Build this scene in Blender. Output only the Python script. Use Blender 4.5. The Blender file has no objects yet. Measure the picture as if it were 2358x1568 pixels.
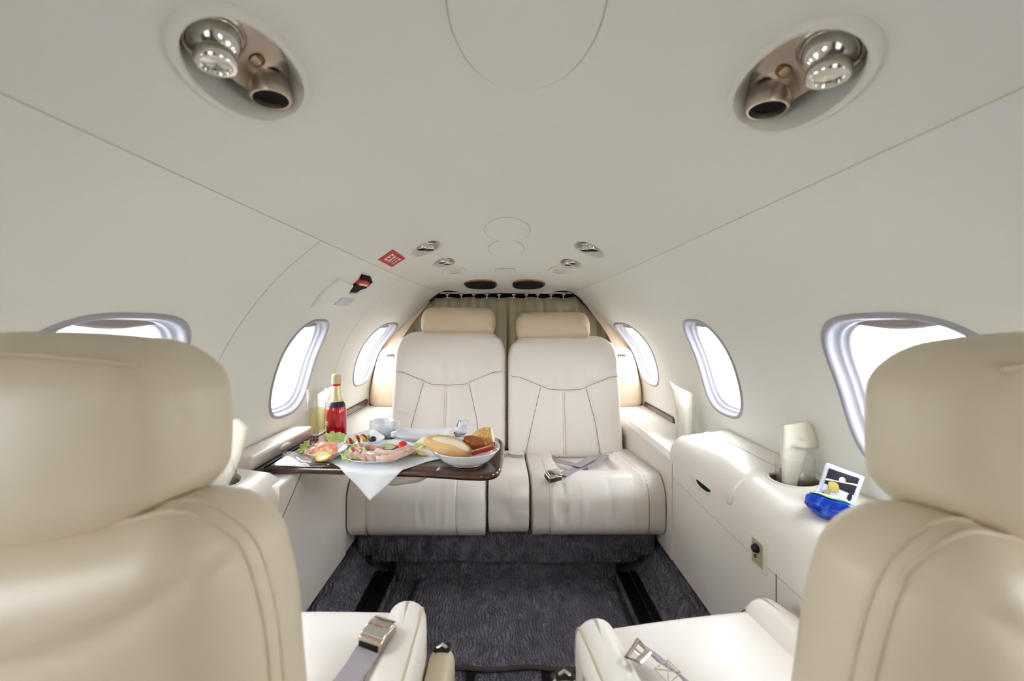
import bpy, math, random
from mathutils import Vector, Matrix
random.seed(7)
PI = math.pi
F, CX, CY = 900.0, 1165.0, 750.0      # focal length and vanishing point in pixels of the 2358 x 1568 frame
CZ, K = 0.83, 1.15                    # eye height above the aisle floor; all sizes below are multiplied by K at the end
C = bpy.context.scene.collection
LOC = {}

def V(px, py, D): return Vector(((px-CX)*D/F, D, (CY-py)*D/F))
def Vz(px, py, z):
    D = F*z/(CY-py); return V(px, py, D)
def Vx(px, py, x):
    D = F*x/(px-CX); return V(px, py, D)
def sm(a, b, x):
    t = max(0.0, min(1.0, (x-a)/(b-a))); return t*t*(3-2*t)
def lin(a, b, n): return [a+(b-a)*k/(n-1) for k in range(n)]

# ------------------------------------------------------------------ mesh helpers
class M:
    def __init__(s): s.v = []; s.f = []
    def add(s, v, f):
        o = len(s.v); s.v += [Vector(p) for p in v]; s.f += [tuple(i+o for i in q) for q in f]; return s
    def xf(s, fn): s.v = [Vector(fn(p)) for p in s.v]; return s
    def merge(s, m): return s.add(m.v, m.f)

def obj(name, m, mat, parent=None, loc=None, angle=40, sub=0, thick=0, off=0):
    if parent is None:
        if loc is None:
            xs = [p.x for p in m.v]; ys = [p.y for p in m.v]; zs = [p.z for p in m.v]
            loc = Vector(((min(xs)+max(xs))/2, (min(ys)+max(ys))/2, min(zs)))
    else:
        r = parent
        while r.parent: r = r.parent
        loc = LOC[r.name]
    me = bpy.data.meshes.new(name)
    me.from_pydata([tuple(p-loc) for p in m.v], [], m.f); me.update()
    me.polygons.foreach_set('use_smooth', [True]*len(me.polygons))
    if angle < 180: me.set_sharp_from_angle(angle=math.radians(angle))
    me.materials.append(mat)
    o = bpy.data.objects.new(name, me); C.objects.link(o)
    if parent is None: o.location = loc; LOC[o.name] = Vector(loc)
    else: o.parent = parent
    if thick:
        s = o.modifiers.new('Solidify', 'SOLIDIFY'); s.thickness = thick; s.offset = off
    if sub:
        s = o.modifiers.new('Subdivision', 'SUBSURF'); s.levels = sub; s.render_levels = sub
    return o
def empty(name, loc):
    o = bpy.data.objects.new(name, None); C.objects.link(o); o.location = loc; o.empty_display_size = .02
    LOC[o.name] = Vector(loc); return o
def tag(o, label=None, cat=None, group=None, kind=None):
    if label: o['label'] = label
    if cat: o['category'] = cat
    if group: o['group'] = group
    if kind: o['kind'] = kind
    return o
def thing(name, label, cat, loc, group=None): return tag(empty(name, loc), label, cat, group)

def grid(fn, us, vs, cu=False, cv=False):
    m = M(); nu, nv = len(us), len(vs)
    m.v = [Vector(fn(u, v)) for u in us for v in vs]
    for i in range(nu if cu else nu-1):
        for j in range(nv if cv else nv-1):
            a, b = i*nv+j, ((i+1) % nu)*nv+j
            c, d = ((i+1) % nu)*nv+(j+1) % nv, i*nv+(j+1) % nv
            m.f.append((a, b, c, d))
    return m
def axis(h, r, k, m):
    c = [h-r+r*math.tan(PI/4*j/k) for j in range(k+1)]
    return [-x for x in reversed(c)] + lin(-(h-r), h-r, m+2)[1:-1] + c
def rbox(c, h, r, k=4, m=(2, 2, 2), deform=None):
    if isinstance(m, int): m = (m, m, m)
    r = min(r, min(h)*.999)
    A = [axis(h[i], r, k, m[i]) for i in range(3)]
    out = M(); key = {}
    def pt(p):
        q = []
        for i in range(3): q.append(max(-(h[i]-r), min(h[i]-r, p[i])))
        d = Vector(p)-Vector(q); L = d.length
        w = Vector(q)+(d/L*r if L > 1e-9 else Vector())
        kk = tuple(round(t, 6) for t in p)
        if kk not in key:
            key[kk] = len(out.v)
            out.v.append(Vector(c)+(Vector(deform(w)) if deform else w))
        return key[kk]
    for ax in range(3):
        a, b = [(1, 2), (2, 0), (0, 1)][ax]
        for s in (-1, 1):
            for i in range(len(A[a])-1):
                for j in range(len(A[b])-1):
                    q = []
                    for (x, y) in ((A[a][i], A[b][j]), (A[a][i+1], A[b][j]), (A[a][i+1], A[b][j+1]), (A[a][i], A[b][j+1])):
                        p = [0, 0, 0]; p[ax] = s*h[ax]; p[a] = x; p[b] = y; q.append(pt(p))
                    out.f.append(tuple(q if s > 0 else q[::-1]))
    return out
def frame_of(pts, i, closed):
    n = len(pts)
    a = pts[(i-1) % n] if (closed or i > 0) else pts[i]
    b = pts[(i+1) % n] if (closed or i < n-1) else pts[i]
    t = (b-a); return t.normalized() if t.length > 1e-9 else Vector((0, 1, 0))
def tube(pts, r, seg=8, closed=False, flat=1.0, up=Vector((0, 0, 1)), caps=True):
    pts = [Vector(p) for p in pts]; m = M(); n = len(pts)
    R = r if isinstance(r, (list, tuple)) else [r]*n
    prev = None
    for i, p in enumerate(pts):
        t = frame_of(pts, i, closed)
        if prev is None:
            s = t.cross(up)
            if s.length < .05: s = t.cross(Vector((1, 0, 0)))
            s.normalize()
        else:
            s = prev-t*prev.dot(t); s.normalize()
        prev = s; u = s.cross(t)
        for k in range(seg):
            a = 2*PI*k/seg
            m.v.append(p+s*math.cos(a)*R[i]+u*math.sin(a)*R[i]*flat)
    for i in range(n if closed else n-1):
        for k in range(seg):
            a = i*seg+k; b = i*seg+(k+1) % seg; c = ((i+1) % n)*seg+(k+1) % seg; d = ((i+1) % n)*seg+k
            m.f.append((a, b, c, d))
    if caps and not closed:
        m.f.append(tuple(range(seg))[::-1]); m.f.append(tuple((n-1)*seg+k for k in range(seg)))
    return m
def basis(c, n, up=Vector((0, 1, 0))):
    n = Vector(n).normalized(); a = up-n*up.dot(n)
    if a.length < .05: a = Vector((1, 0, 0))-n*n.x
    a.normalize(); b = n.cross(a)
    return Vector(c), b, a, n       # origin, local x, local y, local z
def lathe(prof, c, n=(0, 0, 1), seg=32, up=Vector((0, 1, 0)), ex=2.0, sx=1.0, sy=1.0, rot=0.0, cap=True):
    o, X, Y, N = basis(c, n, up); m = M()
    for (r, z) in prof:
        for k in range(seg):
            a = 2*PI*k/seg; ca, sa = math.cos(a), math.sin(a)
            q = (abs(ca)**ex+abs(sa)**ex)**(-1/ex)
            x, y = r*q*ca*sx, r*q*sa*sy
            x, y = x*math.cos(rot)-y*math.sin(rot), x*math.sin(rot)+y*math.cos(rot)
            m.v.append(o+X*x+Y*y+N*z)
    for i in range(len(prof)-1):
        for k in range(seg):
            m.f.append((i*seg+k, i*seg+(k+1) % seg, (i+1)*seg+(k+1) % seg, (i+1)*seg+k))
    if cap:
        if prof[0][0] > 1e-5: m.f.append(tuple(range(seg))[::-1])
        if prof[-1][0] > 1e-5: m.f.append(tuple((len(prof)-1)*seg+k for k in range(seg)))
    return m
def dish(c, r, prof, ex=2.0, sx=1, sy=1, rot=0, seg=64):
    return lathe([(a*r, z) for a, z in prof], c, seg=seg, ex=ex, sx=sx, sy=sy, rot=rot)
def ball(c, r, seg=16, sc=(1, 1, 1), n=(0, 0, 1), amp=0):
    pr = [(math.sin(PI*i/seg)*r, -math.cos(PI*i/seg)*r) for i in range(seg+1)]
    pr[0] = (1e-6, -r); pr[-1] = (1e-6, r)
    m = lathe(pr, (0, 0, 0), seg=seg*2)
    if amp:
        m.v = [p*(1+amp*(math.sin(p.x/r*5+1)+math.sin(p.y/r*6)+math.sin(p.z/r*5.3))) for p in m.v]
    o, X, Y, N = basis(c, n)
    m.v = [o+X*p.x*sc[0]+Y*p.y*sc[1]+N*p.z*sc[2] for p in m.v]; return m
def smooth(pts, n=8, closed=False):
    pts = [Vector(p) for p in pts]; out = []; L = len(pts)
    for i in range(L if closed else L-1):
        g = lambda k: pts[k % L] if closed else pts[max(0, min(L-1, k))]
        a, b, c, d = g(i-1), g(i), g(i+1), g(i+2)
        for j in range(n):
            t = j/n; out.append(.5*((2*b)+(c-a)*t+(2*a-5*b+4*c-d)*t*t+(3*b-a-3*c+d)*t**3))
    if not closed: out.append(pts[-1])
    return out
def ribbon(pts, wid, w, t=.0012):
    """strap: pts centre line, wid list of width directions"""
    m = M(); n = len(pts)
    for i, p in enumerate(pts):
        d = Vector(wid[i] if isinstance(wid, list) else wid).normalized(); tg = frame_of([Vector(q) for q in pts], i, False)
        nn = d.cross(tg).normalized()
        for a, b in ((-1, -1), (1, -1), (1, 1), (-1, 1)): m.v.append(Vector(p)+d*w/2*a+nn*t/2*b)
    for i in range(n-1):
        for k in range(4): m.f.append((i*4+k, i*4+(k+1) % 4, (i+1)*4+(k+1) % 4, (i+1)*4+k))
    m.f.append((3, 2, 1, 0)); m.f.append(tuple((n-1)*4+k for k in range(4))); return m
def loft(secs, closed=True, caps=True):
    m = M(); n = len(secs[0])
    for s in secs: m.v += [Vector(p) for p in s]
    for i in range(len(secs)-1):
        for k in range(n if closed else n-1):
            m.f.append((i*n+k, i*n+(k+1) % n, (i+1)*n+(k+1) % n, (i+1)*n+k))
    if caps: m.f.append(tuple(range(n))[::-1]); m.f.append(tuple((len(secs)-1)*n+k for k in range(n)))
    return m
def slab(outline, z0, z1, r=.003, k=3):
    """horizontal plate from a 2D outline, rounded top and bottom edges (inset towards the centroid)"""
    cx = sum(p[0] for p in outline)/len(outline); cy = sum(p[1] for p in outline)/len(outline)
    def ins(d):
        out = []; n = len(outline)
        for i in range(n):
            a, b = Vector(outline[i-1]), Vector(outline[(i+1) % n]); t = (b-a).normalized(); nn = Vector((t.y, -t.x))
            if nn.dot(Vector((cx, cy))-Vector(outline[i])) < 0: nn = -nn
            out.append(Vector(outline[i])+nn*d)
        return out
    secs = []
    for j in range(k+1):
        a = PI/2*j/k; secs.append([(p.x, p.y, z0+r-r*math.sin(a)*0-r*math.cos(a)) for p in ins(r*(1-math.sin(a)))])
    for j in range(k+1):
        a = PI/2*j/k; secs.append([(p.x, p.y, z1-r+r*math.sin(a)) for p in ins(r*(1-math.cos(a)))])
    return loft(secs)
def rrect(hx, hy, r, n=6):
    out = []
    for (sx, sy, a0) in ((1, 1, 0), (-1, 1, PI/2), (-1, -1, PI), (1, -1, 1.5*PI)):
        for j in range(n+1):
            a = a0+PI/2*j/n; out.append((sx*(hx-r)+r*math.cos(a), sy*(hy-r)+r*math.sin(a)))
    return out
def dens(out, s):
    r = []
    for i in range(len(out)):
        a = Vector(out[i]); b = Vector(out[(i+1) % len(out)]); n = max(1, int((b-a).length/s))
        for k in range(n): r.append(tuple(a+(b-a)*k/n))
    return r
def segd(p, a, b):
    ax, ay = a; bx, by = b; dx, dy = bx-ax, by-ay; L = dx*dx+dy*dy
    t = 0 if L == 0 else max(0, min(1, ((p[0]-ax)*dx+(p[1]-ay)*dy)/L))
    return math.hypot(p[0]-ax-dx*t, p[1]-ay-dy*t)

# ------------------------------------------------------------------ materials
def srgb(r, g, b):
    f = lambda c: ((c/255+.055)/1.055)**2.4 if c/255 > .04045 else c/255/12.92
    return (f(r), f(g), f(b), 1)
def mat(name, col, rough=.5, metal=0, spec=.5, coat=0, bump=None, trans=0, ior=1.45, sheen=0, var=None, sss=0):
    m = bpy.data.materials.new(name); m.use_nodes = True; nt = m.node_tree; b = nt.nodes['Principled BSDF']
    b.inputs['Base Color'].default_value = col; b.inputs['Roughness'].default_value = rough
    b.inputs['Metallic'].default_value = metal; b.inputs['Specular IOR Level'].default_value = spec
    b.inputs['Coat Weight'].default_value = coat; b.inputs['Coat Roughness'].default_value = .05 if coat > .3 else .3
    b.inputs['Transmission Weight'].default_value = trans; b.inputs['IOR'].default_value = ior
    b.inputs['Sheen Weight'].default_value = sheen
    if sss:
        b.inputs['Subsurface Weight'].default_value = sss; b.inputs['Subsurface Radius'].default_value = (.01, .005, .003)
    N, L = nt.nodes.new, nt.links.new
    tc = N('ShaderNodeTexCoord')
    if var:        # (other colour, scale, lo, hi, stretch)
        n = N('ShaderNodeTexNoise'); n.inputs['Scale'].default_value = var[1]; n.inputs['Detail'].default_value = 5
        mp = N('ShaderNodeMapping'); mp.inputs['Scale'].default_value = var[4] if len(var) > 4 else (1, 1, 1)
        L(tc.outputs['Object'], mp.inputs[0]); L(mp.outputs[0], n.inputs['Vector'])
        r = N('ShaderNodeValToRGB'); r.color_ramp.elements[0].position = var[2]; r.color_ramp.elements[1].position = var[3]
        r.color_ramp.elements[0].color = col; r.color_ramp.elements[1].color = var[0]
        L(n.outputs['Fac'], r.inputs[0]); L(r.outputs[0], b.inputs['Base Color'])
    last = None
    for bp in (bump or []):   # (kind, scale, strength, distance, stretch)
        if bp[0] == 'noise':
            n = N('ShaderNodeTexNoise'); n.inputs['Detail'].default_value = 4; out = n.outputs['Fac']; n.inputs['Distortion'].default_value = bp[5] if len(bp) > 5 else 0
        elif bp[0] == 'vor':
            n = N('ShaderNodeTexVoronoi'); out = n.outputs['Distance']
        elif bp[0] == 'wave':
            n = N('ShaderNodeTexWave'); n.inputs['Distortion'].default_value = 14; n.inputs['Detail'].default_value = 3
            n.inputs['Detail Scale'].default_value = .6; out = n.outputs['Fac']
        n.inputs['Scale'].default_value = bp[1]
        mp = N('ShaderNodeMapping'); mp.inputs['Scale'].default_value = bp[4] if len(bp) > 4 else (1, 1, 1)
        L(tc.outputs['Object'], mp.inputs[0]); L(mp.outputs[0], n.inputs['Vector'])
        q = N('ShaderNodeBump'); q.inputs['Strength'].default_value = bp[2]; q.inputs['Distance'].default_value = bp[3]
        L(out, q.inputs['Height'])
        if last: L(last, q.inputs['Normal'])
        last = q.outputs['Normal']
    if last: L(last, b.inputs['Normal'])
    return m
LB = [('noise', 7, .12, .02, (1, 1, 1), .2), ('vor', 420, .12, .0006)]
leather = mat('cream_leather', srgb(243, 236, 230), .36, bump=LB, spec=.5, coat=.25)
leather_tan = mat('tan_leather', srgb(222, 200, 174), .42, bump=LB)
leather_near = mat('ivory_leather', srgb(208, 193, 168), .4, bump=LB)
console_m = mat('console_leather', srgb(236, 229, 221), .36, coat=.15, bump=[('vor', 500, .08, .0005)])
piping_m = mat('seam_piping', srgb(206, 190, 168), .5)
stitch_m = mat('brown_seam_thread', srgb(120, 96, 66), .8)  # brown thread laid along the seams
liner = mat('headliner_vinyl', srgb(226, 224, 216), .55, bump=[('noise', 300, .05, .001)], spec=.35)
liner_wall = mat('sidewall_vinyl', srgb(228, 227, 220), .5, bump=[('noise', 300, .05, .001)], spec=.4)
seam_m = mat('panel_seam', srgb(190, 184, 162), .8)
cover_m = mat('cover_vinyl', srgb(226, 222, 210), .5)
reveal_m = mat('window_reveal', srgb(160, 157, 166), .3, coat=.3)
shade_m = mat('window_shade', srgb(140, 130, 126), .5)
carpet = mat('carpet', srgb(124, 120, 134), .95, spec=.1, sheen=.3, var=(srgb(88, 84, 96), 30, .35, .7),
             bump=[('wave', 26, 1, .012, (1, 1, 1)), ('noise', 260, .8, .004)])
mat_carpet = mat('aisle_mat_carpet', srgb(136, 132, 148), .95, spec=.1, sheen=.3, var=(srgb(100, 96, 110), 24, .35, .7),
             bump=[('wave', 30, 1, .012, (1, 1, 1)), ('noise', 260, .8, .004)])
binding = mat('mat_binding', srgb(70, 58, 60), .7)
rail_m = mat('seat_rail_metal', srgb(40, 36, 34), .5, metal=.6)
black = mat('black_plastic', srgb(14, 13, 13), .5)
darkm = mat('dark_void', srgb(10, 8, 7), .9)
chrome = mat('chrome', srgb(225, 222, 215), .12, metal=1)
brushed = mat('brushed_nickel', srgb(205, 192, 178), .3, metal=1)
gold = mat('bronze_ring', srgb(150, 120, 76), .25, metal=1)
wood = mat('glossy_walnut', srgb(52, 24, 15), .22, coat=1, var=(srgb(86, 46, 28), 8, .35, .75, (1, 14, 14)))
wood_in = mat('walnut_inlay', srgb(92, 60, 42), .25, coat=1, var=(srgb(60, 36, 24), 12, .35, .75, (1, 2, 9)))
curtain_m = mat('curtain_cloth', srgb(182, 170, 140), .9, sheen=.3, bump=[('noise', 700, .1, .001)])
belt_m = mat('grey_webbing', srgb(168, 160, 168), .7, bump=[('wave', 300, .2, .0005)])
porc = mat('white_porcelain', srgb(240, 243, 248), .12, coat=.5)
paper = mat('white_paper', srgb(240, 243, 248), .85, bump=[('noise', 120, .15, .002)])
napk = mat('cream_napkin', srgb(240, 234, 218), .85, bump=[('noise', 150, .25, .002)])
def glassy(name, tint, rough, refl):
    m = bpy.data.materials.new(name); m.use_nodes = True; nt = m.node_tree; nt.nodes.clear()
    o = nt.nodes.new('ShaderNodeOutputMaterial'); t = nt.nodes.new('ShaderNodeBsdfTransparent'); g = nt.nodes.new('ShaderNodeBsdfGlossy')
    t.inputs[0].default_value = tint; g.inputs['Roughness'].default_value = rough
    fr = nt.nodes.new('ShaderNodeLayerWeight'); fr.inputs['Blend'].default_value = .5
    pw = nt.nodes.new('ShaderNodeMath'); pw.operation = 'POWER'; pw.inputs[1].default_value = 4; nt.links.new(fr.outputs['Facing'], pw.inputs[0])
    ml = nt.nodes.new('ShaderNodeMath'); ml.operation = 'MULTIPLY_ADD'; ml.inputs[1].default_value = .7; ml.inputs[2].default_value = ((refl-1)/(refl+1))**2; nt.links.new(pw.outputs[0], ml.inputs[0])
    mx = nt.nodes.new('ShaderNodeMixShader'); nt.links.new(ml.outputs[0], mx.inputs[0])
    nt.links.new(t.outputs[0], mx.inputs[1]); nt.links.new(g.outputs[0], mx.inputs[2]); nt.links.new(mx.outputs[0], o.inputs[0]); return m
pane_m = glassy('window_pane', (.97, .99, 1, 1), .02, 1.3)
glass_m = glassy('drinking_glass', (.985, .99, .99, 1), .03, 1.5)
plastic_m = glassy('clear_plastic', (.99, .99, .995, 1), .04, 1.5)
wine_m = glassy('sparkling_wine', (.97, .92, .66, 1), .03, 1.35)

# ------------------------------------------------------------------ cabin shell surface
MP = [(0, .33), (.13, .312), (.26, .256), (.384, .177), (.503, .068), (.60, -.081), (.645, -.25), (.66, -.38), (.66, -.5), (.655, -.70), (.65, -.86)]
RP = [(0, .158), (.10, .160), (.21, .163), (.317, .163), (.43, .066), (.591, -.097)] + MP[6:]
WS = [1.05, 1.05, 1.15, 1.38, 1.4, 1.4]
def PT(k, D):
    s = 1
    if k < 0: k = -k; s = -1
    k = min(k, len(MP)-1)
    a = MP[k]; b = RP[k]
    w = sm(WS[k], 1.9, D) if k < len(WS) else 0
    return Vector((s*(a[0]+(b[0]-a[0])*w), a[1]+(b[1]-a[1])*w))
def S(i, D):
    sg = -1 if i < 0 else 1
    i = abs(i); k = int(math.floor(i)); t = i-k
    a, b, c, d = PT(k-1, D), PT(k, D), PT(k+1, D), PT(k+2, D)
    q = .5*((2*b)+(c-a)*t+(2*a-5*b+4*c-d)*t*t+(3*b-a-3*c+d)*t**3)
    return Vector((sg*q.x, D, q.y))
def frameS(Sf, i, D):
    p = Sf(i, D); e = 1e-3
    ti = (Sf(i+e, D)-Sf(i-e, D))/(2*e); td = (Sf(i, D+e)-Sf(i, D-e))/(2*e)
    n = ti.cross(td).normalized()
    return p, ti, td, n
def NS(i, D):
    """inward normal of the cabin surface"""
    p, ti, td, n = frameS(S, i, D)
    if n.dot(Vector((p.x, 0, p.z+.25))) > 0: n = -n
    return n
def hit(px, py):
    """cabin-surface point that lies along a sight line: (i, D)"""
    dx, dy = abs(px-CX), CY-py; ang = math.atan2(dy, dx); D = 1.0
    for _ in range(60):
        lo, hi = 0.0, 9.9
        for _ in range(40):
            mid = (lo+hi)/2; q = S(mid, D)
            if math.atan2(q.z, abs(q.x)) > ang: lo = mid
            else: hi = mid
        q = S(lo, D)
        Dn = F*abs(q.x)/dx if dx > abs(dy) else F*q.z/dy
        D = .5*D+.5*max(.05, min(2.2, Dn))
    return (lo if px >= CX else -lo), D

def surface(Sf, i0, i1, D0, D1, si, sD, holes):
    """grid over a surface with rounded holes; hole = dict(i,D,ai,aD,ex,rot)"""
    Is, Ds = {round(i0, 5), round(i1, 5)}, {round(D0, 5), round(D1, 5)}
    for h in holes:
        h['r'] = [round(x, 5) for x in (h['i']-h['ai']*h.get('m', 1.2), h['i']+h['ai']*h.get('m', 1.2), h['D']-h['aD']*h.get('m', 1.2), h['D']+h['aD']*h.get('m', 1.2))]
        nn = h.get('n', 12)
        for x in lin(h['r'][0], h['r'][1], nn): Is.add(round(x, 5))
        for x in lin(h['r'][2], h['r'][3], nn): Ds.add(round(x, 5))
    def fill(st, s):
        a = sorted(st); out = [a[0]]
        for p, q in zip(a, a[1:]):
            if q-p < 2e-5: continue
            n = max(1, math.ceil((q-p)/s))
            out += [p+(q-p)*k/n for k in range(1, n+1)]
        return out
    Is, Ds = fill(Is, si), fill(Ds, sD)
    m = M(); nI, nD = len(Is), len(Ds)
    m.v = [Sf(i, d) for i in Is for d in Ds]
    def inside(a, b):
        for h in holes:
            r = h['r']
            if r[0]+1e-4 < a < r[1]-1e-4 and r[2]+1e-4 < b < r[3]-1e-4: return True
        return False
    for a in range(nI-1):
        for b in range(nD-1):
            if not inside((Is[a]+Is[a+1])/2, (Ds[b]+Ds[b+1])/2):
                m.f.append((a*nD+b, (a+1)*nD+b, (a+1)*nD+b+1, a*nD+b+1))
    for h in holes:
        r = h['r']
        ia = [k for k, x in enumerate(Is) if r[0]-1e-4 <= x <= r[1]+1e-4]; da = [k for k, x in enumerate(Ds) if r[2]-1e-4 <= x <= r[3]+1e-4]
        loop = [(k, da[0]) for k in ia]+[(ia[-1], k) for k in da[1:]]+[(k, da[-1]) for k in ia[-2::-1]]+[(ia[0], k) for k in da[-2:0:-1]]
        par = [(Is[a], Ds[b]) for a, b in loop]; h['loop'] = []
        for (a, b) in par:
            x, y = (a-h['i'])/h['ai'], (b-h['D'])/h['aD']; L = math.hypot(x, y); th = math.atan2(y, x)-h.get('rot', 0)
            q = (abs(math.cos(th))**h['ex']+abs(math.sin(th))**h['ex'])**(-1/h['ex'])
            h['loop'].append((h['i']+x/L*q*h['ai'], h['D']+y/L*q*h['aD']))
        n = len(par); prev = [a*nD+b for a, b in loop]
        for f in (.35, .7, .9, 1):
            cur = []
            for (p, q) in zip(par, h['loop']):
                cur.append(len(m.v)); m.v.append(Sf(p[0]+(q[0]-p[0])*f, p[1]+(q[1]-p[1])*f))
            for k in range(n): m.f.append((prev[k], prev[(k+1) % n], cur[(k+1) % n], cur[k]))
            prev = cur
    return m
def rings(Sf, Nf, h, prof, direc=None, cap=False):
    """rings around a hole: prof = [(scale, outward offset)]"""
    m = M(); n = len(h['loop'])
    for f, o in prof:
        for (a, b) in h['loop']:
            i, d = h['i']+(a-h['i'])*f, h['D']+(b-h['D'])*f
            nn = direc if direc is not None else -Nf(i, d)
            m.v.append(Sf(i, d)+nn*o)
    for j in range(len(prof)-1):
        for k in range(n): m.f.append((j*n+k, j*n+(k+1) % n, (j+1)*n+(k+1) % n, (j+1)*n+k))
    if cap: m.f.append(tuple((len(prof)-1)*n+k for k in range(n)))
    return m
def patch(Sf, Nf, i0, D0, outline, h, e=.003, base=-.001, rg=6):
    """thin raised panel lying on a surface. outline in metres (across, along), h inward height"""
    p, ti, td, n = frameS(Sf, i0, D0); si = ti.length
    m = M(); N = len(outline); mx = max(math.hypot(*q) for q in outline)
    lv = [(.0, h)]+[(k/rg*(1-e/mx), h) for k in range(1, rg+1)]+[(1-.3*e/mx, h*.7), (1, h*.2), (1, base)]
    for f, hh in lv:
        for (a, b) in outline:
            i, d = i0+a*f/si, D0+b*f
            m.v.append(Sf(i, d)+Nf(i, d)*hh)
    for j in range(len(lv)-1):
        for k in range(N): m.f.append((j*N+k, j*N+(k+1) % N, (j+1)*N+(k+1) % N, (j+1)*N+k))
    return m
def ell(a, b, n=40, ex=2, rot=0):
    out = []
    for k in range(n):
        t = 2*PI*k/n; q = (abs(math.cos(t))**ex+abs(math.sin(t))**ex)**(-1/ex); x, y = a*q*math.cos(t), b*q*math.sin(t)
        out.append((x*math.cos(rot)-y*math.sin(rot), x*math.sin(rot)+y*math.cos(rot)))
    return out
def surf_line(Sf, Nf, pts, r, h=0, n=6):
    P = []
    for (a, b), (c, d) in zip(pts, pts[1:]):
        for k in range(n): P.append((a+(c-a)*k/n, b+(d-b)*k/n))
    P.append(pts[-1])
    return tube([Sf(i, D)+Nf(i, D)*h for i, D in P], r, 6)
def struct(name, m, mt, **kw):
    o = obj(name, m, mt, **kw); o['kind'] = 'structure'; return o

# windows: (D centre, half length)
WI, WA = 5.235, .83
WD = [(1.148, .10), (1.745, .122), (.58, .135), (-.06, .135)]
def wallholes(sg):
    return [dict(i=sg*WI, D=d, ai=WA, aD=a, ex=3.0, n=16, m=1.12) for d, a in WD]
hl, hr = wallholes(-1), wallholes(1)
DBACK = -.85
# ceiling fixtures
FX = []
for px, py, a, b, rot in ((571, 168, .043, .071, 0), (1826, 194, .043, .071, 0), (981, 571, .050, .051, 0), (1357, 573, .050, .051, 0), (1023, 604, .040, .040, 0), (1314, 606, .040, .040, 0)):
    i, D = hit(px, py); p, ti, td, n = frameS(S, i, D)
    FX.append(dict(i=i, D=D, ai=a/ti.length, aD=b, ex=2.15, n=12, m=1.06, L=ti.length, a=a))
struct('ceiling', surface(S, -3, 3, DBACK, 1.9, .12, .05, FX), liner, angle=180)
struct('wall_left', surface(S, -10, -3, DBACK, 1.9, .12, .05, hl), liner_wall, angle=180)
struct('wall_right', surface(S, 3, 10, DBACK, 1.9, .12, .05, hr), liner_wall, angle=180)
# seams in the lining
sn = lambda i, D: NS(i, D)
struct('trim_1', surf_line(S, NS, [(-3, d) for d in lin(DBACK, 1.88, 30)], .0007), seam_m)
struct('trim_2', surf_line(S, NS, [(3, d) for d in lin(DBACK, 1.88, 30)], .0006), seam_m)
struct('trim_3', surf_line(S, NS, [(i, .812) for i in lin(-3, -7.2, 30)], .0008), seam_m)
struct('trim_4', surf_line(S, NS, [(i, 1.44) for i in lin(-3.1, -7.2, 30)], .0007), seam_m)

# windows
wl = ['beside the champagne bottle and flute', 'beside the rear bench, nearest the curtain', 'half hidden behind the front left headrest', 'behind the camera', 'behind the camera']
n = 0
for sg, hs in ((-1, hl), (1, hr)):
    for k, h in enumerate(hs):
        n += 1
        c = S(h['i'], h['D']); w = tag(empty('window_%d' % n, c), kind='structure')
        out = -NS(sg*WI, h['D'])
        pr = [(1.07, .001), (1.055, -.002), (1.03, -.0035), (1.0, -.003), (.985, .003), (.98, .008), (.97, .012), (.95, .015), (.94, .016), (.935, .020), (.925, .024), (.91, .026), (.90, .027), (.895, .032), (.89, .040)]
        obj('window_frame', rings(S, NS, h, pr, out), reveal_m, w, angle=180)
        pm = rings(S, NS, h, [(.90, .034), (.6, .034), (.3, .034), (.001, .034)], out)
        obj('window_pane', pm, pane_m, w, angle=180)
        # pulled-up shade: a lip with a wavy lower edge at the top of the opening
        def shade(u, v):
            i = sg*(WI-WA*(.97-.16*v*(.72+.28*math.cos(u*PI))))
            d = h['D']+h['aD']*.86*u
            return S(i, d)+out*(.021+.004*v)
        obj('shade', grid(shade, lin(-1, 1, 20), lin(0, 1, 5)), shade_m, w, thick=.002)
        # light portal in the opening
        L = bpy.data.lights.new('daylight_portal', 'AREA'); L.shape = 'RECTANGLE'; L.size = .31*K; L.size_y = h['aD']*1.7*K
        L.cycles.is_portal = True
        lo = bpy.data.objects.new('daylight_portal', L); C.objects.link(lo)
        lo.location = c+out*.09
        zz = out; xx = (S(h['i']+.3*sg, h['D'])-S(h['i']-.3*sg, h['D'])).normalized(); yy = zz.cross(xx).normalized(); xx = yy.cross(zz)
        lo.rotation_euler = Matrix((xx, yy, zz)).transposed().to_euler(); LOC[lo.name] = Vector(lo.location)

# bulkheads
def section(D, s=1.0, i1=10):
    return [Vector((S(i, min(D, 1.9)).x*s, D, S(i, min(D, 1.9)).z*s)) for i in lin(-i1, i1, 81)]
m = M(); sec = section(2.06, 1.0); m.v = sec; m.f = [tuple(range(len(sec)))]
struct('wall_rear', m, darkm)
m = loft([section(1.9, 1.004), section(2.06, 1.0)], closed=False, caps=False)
struct('rear_light_baffle', m, darkm)  # dark sleeve added from lining to rear bulkhead to stop light leaking in
m = M(); sec = section(DBACK); m.v = sec; m.f = [tuple(range(len(sec)))]
dl = bpy.data.lights.new('bulkhead_fill_light', 'AREA'); dl.shape = 'RECTANGLE'; dl.size = .42*K; dl.size_y = .9*K; dl.energy = 1.1; dl.color = (1, .97, .93)  # fill light added on the bulkhead behind the camera; no doorway is modelled
do = bpy.data.objects.new('bulkhead_fill_light', dl); C.objects.link(do); do.location = (0, DBACK+.03, -.25); do.rotation_euler = (PI/2, 0, 0); LOC[do.name] = Vector(do.location)
struct('wall_front', m, mat('bulkhead_darkened_beige', srgb(120, 100, 80), .5))  # unseen bulkhead, coloured darker to cut light bouncing from behind the camera
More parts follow.
